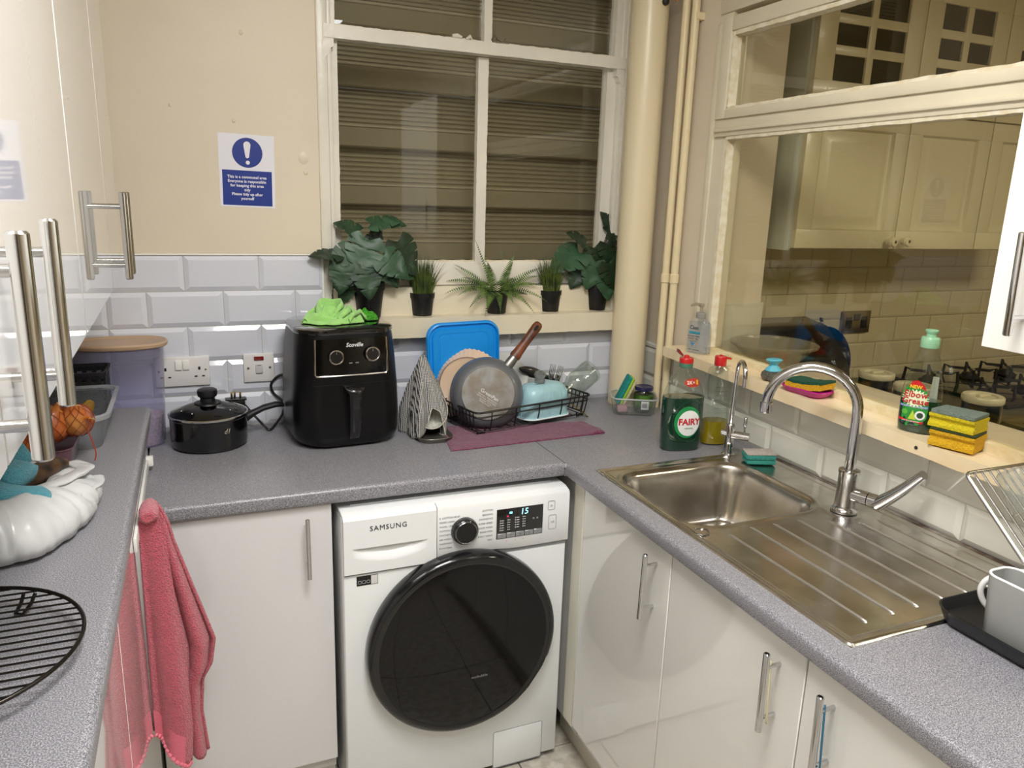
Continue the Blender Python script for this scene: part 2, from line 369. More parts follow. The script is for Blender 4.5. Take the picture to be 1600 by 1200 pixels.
# lower light
G().box(XR-.006, XR+.05, -.392, -.372, 1.16, 1.806, .002).out('inner_jamb', PAINT, w2)
wobbly_bar((XR+.006, -.395, 1.165), (XR+.006, -.395, 1.806), .028, .009, 60, .0009, up=(0, 1, 0)).out('putty_line', BEAD, w2)
def drop(y): return -.022 * (-y - .29)
g = wobbly_bar((XR+.012, -.39, 1.155), (XR+.012, RY1, 1.155), .034, .022, 110, .002); g.xf(lambda c: (c.x, c.y, c.z + drop(c.y)))
g.out('bottom_bead', mat('peeling_cream_paint', '#EBDDB8', .45, var=.15, vscale=30, vcol='#DFCB9C', bump=.7, bscale=45), w2)
ybar(-.397, RY1, 1.797, 1.807, XR-.012, XR+.02, 'putty_line', BEAD, .0018)
G().box(XR+.016, XR+.019, RY1, -.38, 1.10, 1.83).out('pane', GLASS, w2, smooth=False)
G().box(XR+.016, XR+.019, RY1, -.38, 1.862, 2.12).out('pane', GLASS, w2, smooth=False)
# sill
g = wobbly_bar((1.705, -.262, 1.130), (1.705, RY1, 1.130), .100, .032, 120, .0012); g.xf(lambda c: (c.x, c.y, c.z + drop(c.y)))
g.out('window_sill', mat('cream_sill_paint', '#EEDDBB', .3, var=.08, vscale=8, vcol='#E6CFA6', bump=.5, bscale=30), w2)
g = G().box(1.752, XO+.02, RY1, RY0, 1.08, 1.118, .003); g.out('outer_sill', PAINT, w2)
# screw hole in the sill edge
G().lathe([(.004, 0), (.004, .001)], 12, M=axis_M((1.6545, -1.245, 1.108), (-1, 0, 0))).out('screw_hole', mat('dark_hole', '#2A2420', .8), w2)

# ---------------- pipes in the corner ----------------
t = thing('soil_pipe', 'thick cream painted soil pipe standing in the corner beside the sash window', 'pipe', (1.624, -.094, 0))
wav(G().cyl((0, 0, .911), (-.006, 0, 2.6), .060, n=40), .0006, 14).out('pipe_body', mat('cream_pipe_paint', '#E6D7B4', .3, bump=.25, bscale=12), t)
G().lathe([(.011, 0), (.011, .010), (.006, .016)], 16, M=axis_M((.010, -.056, 2.213), (.2, -1, 0))).out('rubber_plug', BLACKM, t)
PP = mat('cream_pipe_paint2', '#EAD9B0', .35, bump=.4, bscale=30)
for x, y, lb in ((1.700, -.176, 'thin cream pipe next to the thick soil pipe, the left one of the pair'), (1.716, -.205, 'thin cream pipe against the window wall, the right one of the pair')):
    p = thing('copper_pipe', lb, 'pipe', (x, y, 0)); 
    wav(G().cyl((0, 0, .911), (0, 0, 2.6), .0125, n=20), .0005, 25).out('pipe_body', PP, p)
    G().lathe([(.0125, 0), (.0155, .003), (.0155, .03), (.0125, .033)], 20, M=Matrix.Translation((0, 0, 1.345))).out('coupling', PP, p)
o = G().box(-.03, .012, -.016, .004, 0, .022, .003).out('pipe_clip', PP, p); o.location = (.024, .0, 2.16)
# loose cable end
tag(G().tube([(1.665, -.14, 2.24), (1.68, -.15, 2.222), (1.688, -.155, 2.24), (1.69, -.15, 2.3)], .004, 6).out('cable', mat('orange_cable', '#D98A4A', .5)), 'short orange cable poking out behind the soil pipe', 'cable')

# ---------------- neighbouring kitchen seen through window_2 ----------------
NX1, NY = 5.0, 0.0
wn = struct('wall_neighbour_back')
G().box(XO, NX1, NY, NY+.1, 0, CEIL).out('plaster', mat('olive_plaster', '#C9B98C', .6), wn, smooth=False)
G().box(XO, NX1, -.003, 0, .9, 1.60).out('grout', mat('tan_grout', '#8F8260', .8), wn)
for r in range(6):
    z1 = 1.483 - r*.106; off = 2.495 + (.1025 if r % 2 else 0)
    for k in range(-3, 12):
        x0 = off + k*.205 - .205*.0
        if x0 < XO+.0 or x0 > 4.2: continue
        place_tile(wn, x0, x0+.205, z1-.106, z1, put_back, CTILE, .008, .0015)
wo = struct('wall_neighbour_right'); G().box(NX1, NX1+.1, -4.2, .1, 0, CEIL).out('plaster', mat('olive_plaster', '#C9B98C', .6), wo, smooth=False)
wq = struct('wall_neighbour_front'); G().box(XO, NX1, -4.3, -4.2, 0, CEIL).out('plaster', mat('olive_plaster', '#C9B98C', .6), wq, smooth=False)
fn_ = struct('floor_neighbour'); G().box(XO, NX1, -4.2, .0, -.06, 0).out('floor_sheet', mat('brown_vinyl', '#7B6A52', .5), fn_)
cn = struct('ceiling_neighbour'); G().box(XR+.1, NX1, -4.3, .1, CEIL, CEIL+.1).out('ceiling_board', mat('olive_plaster', '#C9B98C', .6), cn)
G().box(XR+.08, XO+.008, RY0-.006, RY0, RZ0, 1.298, .002).out('tiled_reveal', mat('pale_reveal_tile', '#CFCBB8', .3, var=.06, vscale=8), w2)
# ---------------- worktops ----------------
def nose(z1, t, r=.012):
    """section of a post-formed worktop: list of (depth, z), depth 0 at the front edge"""
    p = [(.03, z1-t), (.006, z1-t), (.0015, z1-t+.004), (0, z1-t+.010)]
    for i in range(7):
        a = PI/2 * i/6; p.append((r - r*math.cos(a), z1 - r + r*math.sin(a)))
    return p
ZW = .91
wt = [(-.606 + d, z) for d, z in nose(ZW, .038)] + [(-.005, ZW), (-.005, ZW-.038)]
o = G().loft([[(x, y, z) for y, z in wt] for x in (.0905, 1.133)]).out('worktop', WORK)
tag(o, 'grey speckled worktop above the washing machine along the tiled back wall', 'worktop')
t = thing('worktop', 'grey speckled worktop with the steel sink set in it under the internal window', 'worktop')
YE = -2.55
# front strip, rear strip, and end pieces around the sink cut-out
SX0, SX1, SY0, SY1 = 1.1835, 1.716, -.683, -1.552
g = G(); fr = [(1.134 + d, z) for d, z in nose(ZW, .038)]
g.loft([[(x, y, z) for x, z in fr + [(1.20, ZW), (1.20, ZW-.038)]] for y in (-.607, YE)])
g.box(1.134, 1.7345, -.607, -.006, ZW-.038, ZW)
g.box(1.20, 1.7345, -.70, -.607, ZW-.038, ZW); g.box(1.20, 1.7345, YE, -1.535, ZW-.038, ZW); g.box(1.705, 1.7345, -1.535, -.70, ZW-.038, ZW)
g.out('counter', WORK, t, smooth=True, angle=25)
G().box(1.1325, 1.1345, -.606, -.02, ZW-.03, ZW+.0004).out('joint_line', mat('joint_dark', '#4A494C', .6), t)
G().box(1.131, 1.136, -.612, -.600, ZW-.012, ZW-.001, .001).out('joint_trim', mat('joint_silver', '#C9C9C9', .4, metal=.5), t)
# left, higher worktop on the near units
ZL = 1.05
sec = [(.105 - d, z) for d, z in nose(ZL, .038)] + [(XL+.002, ZL), (XL+.002, ZL-.038)]
o = G().loft([[(x, y, z) for x, z in sec] for y in (-.236, -3.0)]).out('worktop', WORK)
tag(o, 'higher grey speckled worktop along the left side in the foreground', 'worktop')

# ---------------- units ----------------
def handle(parent, p0, p1, off, r=.006, name='handle', m=None, inset=.028):
    """bar handle from p0 to p1 with two posts reaching back by vector off"""
    p0, p1, off = Vector(p0), Vector(p1), Vector(off); d = (p1-p0).normalized(); g = G()
    e = r*.25
    Q = axis_M(p0, d); L = (p1-p0).length
    g.lathe([(r-e, 0), (r, e), (r, L-e), (r-e, L)], 20, M=Q)
    for s in (inset, L-inset): g.cyl(p0+d*s, p0+d*s+off, r*.62, n=12)
    return g.out(name, m or STEEL, parent)
# left base units
XD = .090
t = thing('base_unit', 'white gloss base unit under the higher left worktop, behind the pink towel', 'kitchen unit', (0, 0, 0))
G().box(XL+.01, XD-.020, -.998+.0-.16, -.240, .10, ZL-.039).out('carcass', CARC, t)
G().box(XD-.019, XD, -1.159, -.242, .11, ZL-.041, .0012, 1).out('door', GLOSSW, t)
G().box(XL+.01, XD-.06, -1.158, -.25, 0, .10).out('plinth', CARC, t)
t = thing('base_unit', 'white gloss base unit under the near end of the higher left worktop', 'kitchen unit', (0, 0, 0))
G().box(XL+.01, XD-.020, -2.9, -1.163, .10, ZL-.039).out('carcass', CARC, t)
G().box(XD-.019, XD, -2.08, -1.162, .11, ZL-.041, .0012, 1).out('door', GLOSSW, t)
G().box(XD-.019, XD, -2.9, -2.083, .11, ZL-.041, .0012, 1).out('door', GLOSSW, t)
G().box(XL+.01, XD-.06, -2.9, -1.163, 0, .10).out('plinth', CARC, t)
t = thing('towel_rail', 'white over door rail on the left unit carrying the pink towel', 'towel rail')
WP = mat('white_plastic', '#E9E7E2', .35)
g = G().box(.0905, .097, -.83, -.335, .915, .945, .002); g.box(.0905, .108, -.352, -.335, .925, .95, .003); g.out('rail', WP, t)
# base unit in the back run
t = thing('base_unit', 'white gloss base unit between the left units and the washing machine', 'kitchen unit')
G().box(.10, .505, -.565, -.02, .10, .870).out('carcass', CARC, t)
d_ = G().box(.094, .506, -.590, -.571, .141, .868, .0015, 1).out('door', mat('white_gloss_door_back', '#DCDADA', .12, coat=1), t)
handle(d_, (.445, -.622, .690), (.4445, -.622, .847), (0, .032, 0), .0055, m=CHROME)
G().box(.10, .505, -.545, -.53, 0, .139).out('plinth', CARC, t)
# right run
t = thing('base_unit', 'white corner filler panel and unit next to the right side of the washing machine', 'kitchen unit')
G().box(1.172, 1.73, -.687, -.02, .10, .870).out('carcass', CARC, t)
G().box(1.154, 1.173, -.687, -.634, .130, .868, .001, 1).out('filler_panel', mat('cream_filler', '#DEDACB', .35), t)
t2 = thing('base_unit', 'white gloss sink unit, its doors below the front edge of the steel sink', 'kitchen unit')
HR = CHROME
G().box(1.174, 1.73, -1.492, -.692, .10, .700).out('carcass', CARC, t2)
d1 = G().box(1.154, 1.173, -1.0925, -.690, .138, .868, .0015, 1).out('door', GLOSSN, t2)
d2 = G().box(1.154, 1.173, -1.4955, -1.0955, .138, .868, .0015, 1).out('door', GLOSSN, t2)
handle(d1, (1.121, -1.036, .682), (1.121, -1.040, .845), (.033, 0, 0), .0062, m=HR)
h2 = handle(d2, (1.121, -1.438, .684), (1.121, -1.436, .842), (.033, 0, 0), .0062, m=HR)
t3 = thing('base_unit', 'white gloss base unit at the lower right with a blue band on its handle', 'kitchen unit')
G().box(1.174, 1.73, -2.5, -1.497, .10, .870).out('carcass', CARC, t3)
d3 = G().box(1.154, 1.173, -1.99, -1.4985, .138, .868, .0015, 1).out('door', GLOSSN, t3)
G().box(1.154, 1.173, -2.5, -1.993, .138, .868, .0015, 1).out('door', GLOSSN, t3)
handle(d3, (1.121, -1.566, .684), (1.121, -1.562, .842), (.033, 0, 0), .0062, m=HR)
for tt, a, b in ((t, -.687, -.52), (t2, -1.495, -.687), (t3, -2.5, -1.495)): G().box(1.206, 1.222, a, b, 0, .136).out('plinth', mat('plinth_cream', '#CFC9B9', .4), tt)
# rubber bands hung on handles
def band(x, y, z0, z1, m, lb, w_=.006, lean=.004):
    pts = []
    for i in range(28):
        a = 2*PI*i/28; zc = (z0+z1)/2; h = (z1-z0)/2
        pts.append((x + .010*math.sin(a)*(.6), y + w_*math.sin(a) + lean*math.cos(a), zc + h*math.cos(a)))
    return tag(G().tube(pts, .0016, 6, closed=True).out('rubber_band', m), lb, 'rubber band')
band(1.134, -1.438, .70, .822, mat('cream_rubber', '#D9CFA5', .6), 'cream rubber band looped over the lower right sink unit handle')
band(1.134, -1.566, .70, .822, mat('blue_rubber', '#2E6E8C', .5), 'blue rubber band looped over the rightmost base unit handle')

# wall units on the left
def shz(c): return (c.x, c.y, c.z + .025*(c.y + .67))
XC = .080
def wall_unit(y0, y1, lb, doors):
    t = thing('wall_unit', lb, 'wall cabinet')
    G().box(XC-.32, XC-.020, y0, y1, 1.402, 2.10).xf(shz).out('carcass', CARC, t)
    out = []
    for a, b in doors: out.append(G().box(XC-.019, XC, a+.0012, b-.0012, 1.400, 2.12, .001, 1).xf(shz).out('door', GLOSSW, t))
    return t, out
t, d = wall_unit(-.629, -.375, 'narrow white gloss wall unit nearest the back wall above the lidded storage container', [(-.629, -.375)])
handle(d[0], (.114, -.590, 1.429), (.114, -.590, 1.594), (-.034, 0, 0), .0072)
t, d = wall_unit(-1.088, -.631, 'middle white gloss wall unit on the left with one steel bar handle', [(-1.088, -.631)])
handle(d[0], (.114, -.668, 1.426), (.114, -.668, 1.594), (-.034, 0, 0), .0072)
t, d = wall_unit(-1.64, -1.092, 'white gloss wall unit at the left edge, its steel handle the second largest', [(-1.64, -1.092)])
handle(d[0], (.120, -1.590, 1.412), (.1205, -1.590, 1.576), (-.040, 0, 0), .0072)
t, d = wall_unit(-2.2, -1.643, 'nearest white gloss wall unit with the largest steel handle', [(-2.2, -1.643)])
handle(d[0], (.1185, -1.712, 1.402), (.1185, -1.712, 1.572), (-.038, 0, 0), .0080)
# wall unit on the right
t = thing('wall_unit', 'white wall unit with a steel bar handle at the right edge above the window sill', 'wall cabinet')
G().box(1.459, 1.733, -2.3, -1.4985, 1.392, 2.11).out('carcass', CARC, t)
d = G().box(1.440, 1.4585, -1.99, -1.4985, 1.390, 2.112, .001, 1).out('door', mat('white_satin_door', '#EDEAE2', .2, coat=.5), t)
handle(d, (1.405, -1.562, 1.420), (1.405, -1.558, 1.580), (.035, 0, 0), .0065, m=CHROME)

# ---------------- sink ----------------
t = thing('sink', 'stainless steel sink with a ridged drainer set into the right worktop', 'sink', (0, 0, ZW))
def sd_rr(x, y, cx, cy, hx, hy, r):
    qx = abs(x-cx)-hx+r; qy = abs(y-cy)-hy+r
    return math.hypot(max(qx, 0), max(qy, 0)) + min(max(qx, qy), 0) - r
def sst(a, b, x): x = max(0, min(1, (x-a)/(b-a))); return x*x*(3-2*x)
fl_ = [(1.271, -1.135, -1.50), (1.341, -1.118, -1.495), (1.404, -1.12, -1.492), (1.473, -1.122, -1.49), (1.538, -1.15, -1.49), (1.60, -1.18, -1.49), (1.655, -1.18, -1.49)]
def sinkz(x, y):
    z = .0030
    e = sd_rr(x, y, (SX0+SX1)/2, (SY0+SY1)/2, (SX1-SX0)/2, (SY0-SY1)/2, .012)
    z += -.0030*sst(-.004, 0, e) + .0012*math.exp(-((e+.006)/.004)**2)
    z -= .0022*sst(-.016, -.024, e)                       # pressed tray level
    b = sd_rr(x, y, 1.405, -.905, .200, .182, .085)
    z += .0015*math.exp(-((b-.004)/.006)**2)
    if b < 0: z -= .004*sst(0, -.010, b) + .150*sst(-.010, -.052, b) 
    if False:
        for fx, a, c in fl_:
            k = sst(.0065, 0, abs(x-fx)) if abs(x-fx) < .0065 else 0
            if k: z += .0040 * k * sst(c-.006, c+.008, y) * sst(a+.006, a-.008, y)
    h = math.hypot(x-1.615, y+1.115)
    z += .0016*sst(.055, .040, h)
    if z < -.10: z -= .004*sst(.12, 0, math.hypot(x-1.43, y+.90))
    return z
xs = [SX0 + i*(SX1-SX0)/300 for i in range(301)]; ys = [SY0 + i*(SY1-SY0)/250 for i in range(251)]
G().sheet([[(x, y, sinkz(x, y)) for x in xs] for y in ys]).out('sink_top', SINKM, t, angle=60)
RIBM = mat('rib_highlight_steel', '#E9E7E3', .32, metal=1)  # lighter than the sink steel: the ribs' highlight is put into the colour
for fx, a, c in fl_: G().tube([(fx, a+.004, -.0006), (fx, a-.006, .0012), (fx, (a+c)/2, .0014), (fx, c+.008, .0014), (fx, c, .0004), (fx, c-.004, -.0012)], [.0022, .0030, .0032, .0032, .0036, .002], 10).out('drainer_rib', RIBM, t)
G().lathe([(.030, -.0005), (.044, -.0002), (.044, .0006), (.040, .0014), (.034, .0008), (.03, -.002), (0.02, -.006)], 32, M=Matrix.Translation((1.43, -.90, -.1475)), cap0=False).out('waste', STEEL, t)
ring = [(1.219 + .017*math.cos(a), -1.101 + .017*math.sin(a), .0030) for a in [2*PI*i/32 for i in range(32)]]
G().tube(ring, .0016, 8, closed=True).out('overflow_ring', CHROME, t)
G().lathe([(.015, 0), (.015, .001)], 24, M=Matrix.Translation((1.219, -1.101, .0012))).out('tap_hole_cap', SINKM, t)
o = G(); o.box(1.7165, 1.731, -2.0, -.70, .0005, .0035, .001); o.out('sealant_line', mat('grimy_sealant', '#8E857A', .6, var=.45, vscale=24, vcol='#4A372A'), t)

# mixer tap
t = thing('mixer_tap', 'chrome swan neck mixer tap with a side lever behind the sink', 'tap', (1.615, -1.115, ZW+.004))
g = G(); g.lathe([(.030, 0), (.030, .004), (.0255, .008), (.0235, .016), (.0225, .06), (.0225, .092), (.024, .096), (.024, .102), (.0185, .104)], 36); g.out('body', CHROME, t)
c45 = math.cos(PI/4); pts = [(0, 0, .10), (0, 0, .16), (0, 0, .225)]
for i in range(1, 19):
    a = PI - PI*i/18*1.0; s = .100 + .100*math.cos(a); pts.append((-c45*s, c45*s, .236 + .100*math.sin(a)))
G().tube(pts, .0122, 20).out('spout', CHROME, t)
G().lathe([(.0135, 0), (.0145, .004), (.0145, .026), (.012, .028)], 24, M=Matrix.Translation((-c45*.2, c45*.2, .214))).out('nozzle', CHROME, t)
dl = Vector((.30, -.95, 0)).normalized()
g = G(); g.cyl(Vector((0, 0, .046)), Vector((0, 0, .046)) + dl*.052, .0165, n=28); g.cyl(Vector((0, 0, .046)) + dl*.054, Vector((0, 0, .046)) + dl*.078, .0165, n=28); g.out('cartridge', CHROME, t)
b0 = Vector((0, 0, .040)) + dl*.072; b1 = Vector((0, 0, .138)) + dl*.160
sid = Vector((dl.y, -dl.x, 0)); rings = []
for i in range(9):
    f_ = i/8; p = b0.lerp(b1, f_) + Vector((0, 0, -.004*math.sin(PI*f_))); wd = .019 - .003*f_; th = .0165 - .006*f_; up = (b1-b0).normalized().cross(sid).normalized()
    rings.append([p + sid*(wd*math.cos(a)) + up*(th*math.sin(a)) for a in [2*PI*k/16 for k in range(16)]])
G().loft(rings).out('lever', CHROME, t)
# filter tap
t = thing('filter_tap', 'small slim chrome swan neck tap beside the yellow bottle', 'tap', (1.617, -.683, ZW+.001))
g = G(); g.lathe([(.019, 0), (.019, .003), (.014, .006), (.0125, .02), (.0125, .088), (.010, .092)], 28)
ld = Vector((.62, -.78, 0)); g.cyl((0, 0, .060), ld*.055+Vector((0, 0, .060)), .0115, n=20); g.cyl((0, 0, .063), -ld*.024+Vector((0, 0, .063)), .0095, n=20); g.out('body', CHROME, t)
p0 = ld*.040+Vector((0, 0, .066)); g = G(); g.lathe([(.003, 0), (.003, .022), (.0055, .024), (.0055, .048), (.004, .05)], 16, M=Matrix.Translation(p0)); g.out('lever', CHROME, t)
hd = Vector((-.35, -.9, 0)).normalized(); pts = [(0, 0, .088), (0.002, 0, .15), (.004, 0, .225)]
for i in range(1, 13):
    a = PI - PI*i/12; s = .034 + .034*math.cos(a); pts.append((.004 + hd.x*s, hd.y*s, .238 + .040*math.sin(a)))
pts.append((.004 + hd.x*.068, hd.y*.068, .215))
G().tube(pts, .0062, 14).out('spout', CHROME, t)

# ---------------- washing machine ----------------
WW = .612
t = thing('washing_machine', 'white front loading washing machine with a black door under the worktop', 'washing machine', (.523, -.633, 0))
WHITE = mat('white_enamel', '#E9EBEA', .22, coat=.5); WPL = mat('white_panel_plastic', '#ECEDED', .28, coat=.2)
SEAM = mat('seam_grey', '#8B8D8F', .6)
G().box(0, WW, .004, .57, .02, .843, .006, 3).out('casing', WHITE, t)
G().box(.001, WW-.001, 0, .03, .02, .690, .005, 2).out('front_panel', WHITE, t)
g = G(); g.box(0.0, WW, .012, .575, .843, .8515, .004, 2); g.box(.03, WW-.03, .05, .55, .8515, .8545, .002, 1); g.out('top_lid', WPL, t)
# fascia with wavy lower edge, leaning slightly back
def zl(x):
    k = [(0.2385, .6935), (.27, .6975), (.32, .7035), (.37, .7050), (.41, .7025), (.44, .6990), (.47, .6985), (.52, .6985), (WW, .6995)]
    for (a, b), (c, d) in zip(k, k[1:]):
        if x <= c: f_ = (x-a)/(c-a); return b + (d-b)*f_
    return k[-1][1]
n = 30; xsn = [.2385 + (WW-.2385)*i/n for i in range(n+1)]
rows = [[(x, -.006, zl(x)) for x in xsn], [(x, -.0075, zl(x)+.002) for x in xsn], [(x, -.0065, .836) for x in xsn], [(x, -.003, .842) for x in xsn], [(x, .012, .8475) for x in xsn], [(x, .03, .8485) for x in xsn]]
g = G().sheet(rows); g.sheet([[(x, -.006, zl(x)) for x in xsn], [(x, .01, zl(x)) for x in xsn]]); g.sheet([[r[-1] for r in rows], [(WW, .03, r[-1][2]) for r in rows]])
g.out('control_panel', WPL, t)
# detergent drawer with a scooped grip
dx = [.002 + .2345*i/60 for i in range(61)]; dz = [.694 + (.836-.694)*i/70 for i in range(71)]
def dep(x, z):
    u_ = (x-.118)/.094
    if abs(u_) >= 1: return 0
    zt_ = .7605; zb_ = zt_ - .040*(.55+.45*(1-u_*u_)); 
    if z > zt_ or z < zb_: return 0
    f_ = (z-zb_)/(zt_-zb_); return .026*(f_**1.3)*(1-u_*u_)**.8
g = G().sheet([[(x, -.0070 + dep(x, z), z) for x in dx] for z in dz])
g.sheet([[(x, -.0070, .836) for x in dx], [(x, -.003, .842) for x in dx], [(x, .012, .8475) for x in dx], [(x, .03, .8485) for x in dx]])
for e in (dx[0], dx[-1]): g.sheet([[(e, -.0070, .694), (e, .02, .694)], [(e, -.0070, .836), (e, .02, .836)]])
g.sheet([[(x, -.0070, .694) for x in dx], [(x, .01, .694) for x in dx]])
g.out('detergent_drawer', WPL, t, angle=50)
G().box(.003, WW-.003, -.002, .006, .689, .70).out('seam', SEAM, t)
def MP(x, z, y=-.0078): return frame_M((x, y, z), (1, 0, 0), (0, 0, 1))
INK = mat('grey_print', '#6E7276', .6); DARKI = mat('black_print', '#1E2022', .5)
text('lettering', 'SAMSUNG', .0185, DARKI, t, MP(.113, .810), bold=0, spacing=1.16)
# dial
Q = axis_M((.311, -.0070, .7705), (0, -1, 0))
k_ = G().lathe([(.0365, 0), (.0365, .003), (.035, .012), (.0325, .016), (.030, .017)], 44, M=Q).out('dial', mat('dial_black', '#1A1A1C', .2, coat=.5), t)
G().lathe([(.0300, .0168), (.0305, .0185), (.0290, .0200), (.0275, .0190)], 44, M=Q, cap0=False, cap1=False).out('chrome_ring', mat('dial_ring', '#8C8C90', .2, metal=1), k_)
G().lathe([(.0275, .018), (.026, .0175), (.004, .0170)], 44, M=Q).out('dial_face', mat('dial_face', '#0A0A0B', .12), k_)
for i, s in enumerate(('E  COTTON 40-60', 'MIXED LOAD', 'WOOL / DELICATES', 'COTTON DRY', 'SYNTHETICS DRY', 'AIR WASH', 'WASH+DRY', 'Drum Clean')):
    text('programme_text', s, .0068, INK, t, MP(.2435, .8115 - i*.0118 - .000*i), align='LEFT', ext=.0001)
for i, s in enumerate(('COTTON', 'BEDDING', 'SYNTHETICS', 'SUPER SPEED', 'QUICK WASH', 'RINSE+SPIN', 'DAILY WASH', 'SPIN')):
    text('programme_text', s, .0068, INK, t, MP(.389, .8175 - i*.0120), align='RIGHT', ext=.0001)
# display
d_ = G().box(.400, .5335, -.0088, -.006, .731, .8150, .002, 2).out('display', mat('display_black', '#08090B', .06, coat=1), t)
CY = mat('cyan_led', '#BFF6FF', .5, emit='#7FE9FF', estr=1.6); WI = mat('white_icon', '#C9CCD0', .6); RD = mat('red_led', '#C02040', .5, emit='#E03060', estr=.5)
text('digits', '15', .024, CY, d_, MP(.478, .8015, -.0090), ext=.0001, shear=.1)
text('digits', '88', .009, CY, d_, MP(.4395, .8025, -.0090), ext=.0001)
G().lathe([(.003, 0), (.003, .0003)], 12, M=axis_M((.431, -.0088, .7935), (0, -1, 0))).out('red_light', RD, d_)
g = G()
for cx_, n_, w_ in ((.409, 5, .011), (.431, 5, .007), (.452, 5, .012), (.474, 5, .008)):
    for j in range(n_): g.box(cx_, cx_+.0022, -.0091, -.0088, .7815-j*.0068+(.004 if cx_ > .45 else 0), .7850-j*.0068+(.004 if cx_ > .45 else 0)); g.box(cx_+.004, cx_+w_, -.0091, -.0088, .7820-j*.0068+(.004 if cx_ > .45 else 0), .7840-j*.0068+(.004 if cx_ > .45 else 0))
g.out('indicator_marks', WI, d_)
text('indicator_icon', 'o  o', .010, WI, d_, MP(.511, .779, -.0090), ext=.0001)
for j in range(5): 
    b_ = G().box(.4025+j*.0262, .4275+j*.0262, -.0096, -.0075, .7325, .7465, .0012, 1).out('key', mat('silver_key', '#9FA1A4', .35, metal=.5), d_)
    text('key_icon', ('1', '=', 'o', 'c', '-')[j], .009, DARKI, b_, MP(.415+j*.0262, .7395, -.0098), ext=.0001)
def outline(x0, x1, z0, z1, nm, ic, sz):
    r_ = rr(x1-x0, z1-z0, .004); cx, cz = (x0+x1)/2, (z0+z1)/2
    o = G().tube([(cx+p[0], -.0072, cz+p[1]) for p in r_], .0007, 6, closed=True).out(nm, SEAM, t)
    text('key_icon', ic, sz, SEAM, o, MP(cx, cz, -.0080), ext=.0001)
outline(.548, .568, .795, .820, 'power_key', 'o', .013); outline(.552, .574, .738, .779, 'start_key', '>ll', .010)
for x_ in (.43, .455, .478): G().lathe([(.0012, 0), (.0012, .0003)], 8, M=axis_M((x_, -.0075, .7225), (0, -1, 0))).out('icon_dot', RD, t)
# sticker
s_ = G().box(.033, .0865, -.0008, 0, .6575, .6835).out('sticker', mat('sticker_black', '#141416', .4), t)
G().box(.069, .0855, -.0012, -.0008, .6585, .6825).out('sticker_panel', mat('sticker_white', '#D9D6D4', .5), s_)
g = G()
for x_ in (.0365, .047, .058): g.tube([(x_+p[0]+.004, -.0011, .667+p[1]) for p in rr(.0078, .0075, .002, 3)], .0004, 4, closed=True)
g.out('sticker_icons', WI, s_)
# door
cxd, czd, RDo = .311, .456, .261
def door_cut(c):
    x, z = c.x-cxd, c.z-czd; r = math.hypot(x, z); a = math.degrees(math.atan2(z, x))
    if -52 < a < -18 and r > .2:
        lim = .247 / max(.2, math.cos(math.radians(a+35))); 
        if r > lim: k = lim/r; return (cxd + x*k, c.y, czd + z*k)
    return (c.x, c.y, c.z)
Q = axis_M((cxd, 0, czd), (0, -1, 0))
G().lathe([(.258, -.002), (RDo, .004), (RDo, .022), (.2575, .036), (.249, .043), (.238, .044), (.232, .041)], 96, M=Q, cap0=False, cap1=False).xf(door_cut).out('door_rim', mat('door_rim_black', '#161719', .14, coat=.2), t)
G().lathe([(.235, .0405), (.225, .0425), (.19, .0465), (.14, .0500), (.08, .0520), (.03, .0528), (.004, .053)], 96, M=Q, cap0=False).xf(door_cut).out('door_glass', mat('door_glass', '#08080A', .05, spec=.4), t)
text('door_lettering', 'ecobubble', .011, mat('faint_print', '#8A8A8E', .5), t, MP(.345, .365, -.0530), ext=.0001)
# filter flap
rf = rr(.152, .120, .006)
G().tube([(.488+p[0], .0002, .071+p[1]) for p in rf], .0009, 6, closed=True).out('flap_seam', SEAM, t)
G().box(.4135, .5625, -.0012, .004, .0125, .1295, .003, 2).out('filter_flap', WHITE, t)
for x_, y_ in ((.05, .05), (WW-.05, .05), (.05, .5), (WW-.05, .5)): G().lathe([(.022, 0), (.022, .008), (.012, .010), (.012, .022)], 20, M=Matrix.Translation((x_, y_, 0))).out('foot', BLACKM, t)
# skirting-line debris left out; plaster end wall behind units is covered
# ---------------- things on the back worktop ----------------
def cloth_noise(p, sc): return mnoise.noise(Vector(p)*sc)
# storage container
PURP = clear('lilac_clear_plastic', '#EDECF7', 1.4, .15, body=.24, bodycol='#BCBBD8')
t = thing('storage_container', 'tall oval lilac plastic container with tan lid beside the saucepan', 'container', (.030, -.100, ZW+.001))
def oval(wd, dp, z, n=40, e=2.6): return [(math.copysign(abs(math.cos(a))**(2/e), math.cos(a))*wd, math.copysign(abs(math.sin(a))**(2/e), math.sin(a))*dp, z) for a in [2*PI*i/n for i in range(n)]]
G().loft([oval(.094, .060, 0), oval(.100, .064, .01), oval(.112, .072, .270), oval(.114, .073, .278)], True, False).out('tub', PURP, t)
G().loft([oval(.119, .077, .277), oval(.123, .080, .280), oval(.124, .081, .287), oval(.119, .078, .291), oval(.110, .069, .289), oval(.106, .066, .286), oval(.02, .012, .286)], False, True).out('lid', mat('tan_lid', '#B79A7D', .4), t)
o = G().loft([oval(.088, .056, .003), oval(.096, .060, .04), oval(.099, .063, .082), oval(.06, .04, .094), oval(.01, .008, .097)]).out('rice_grains', mat('pinkish_rice', '#C9B2B4', .8, var=.35, vscale=160, bump=1.5, bscale=220), t)
tag(o, 'pinkish grains filling the bottom of the lilac container', 'rice'); o['kind'] = 'stuff'; o.parent = None; o.location = t.location

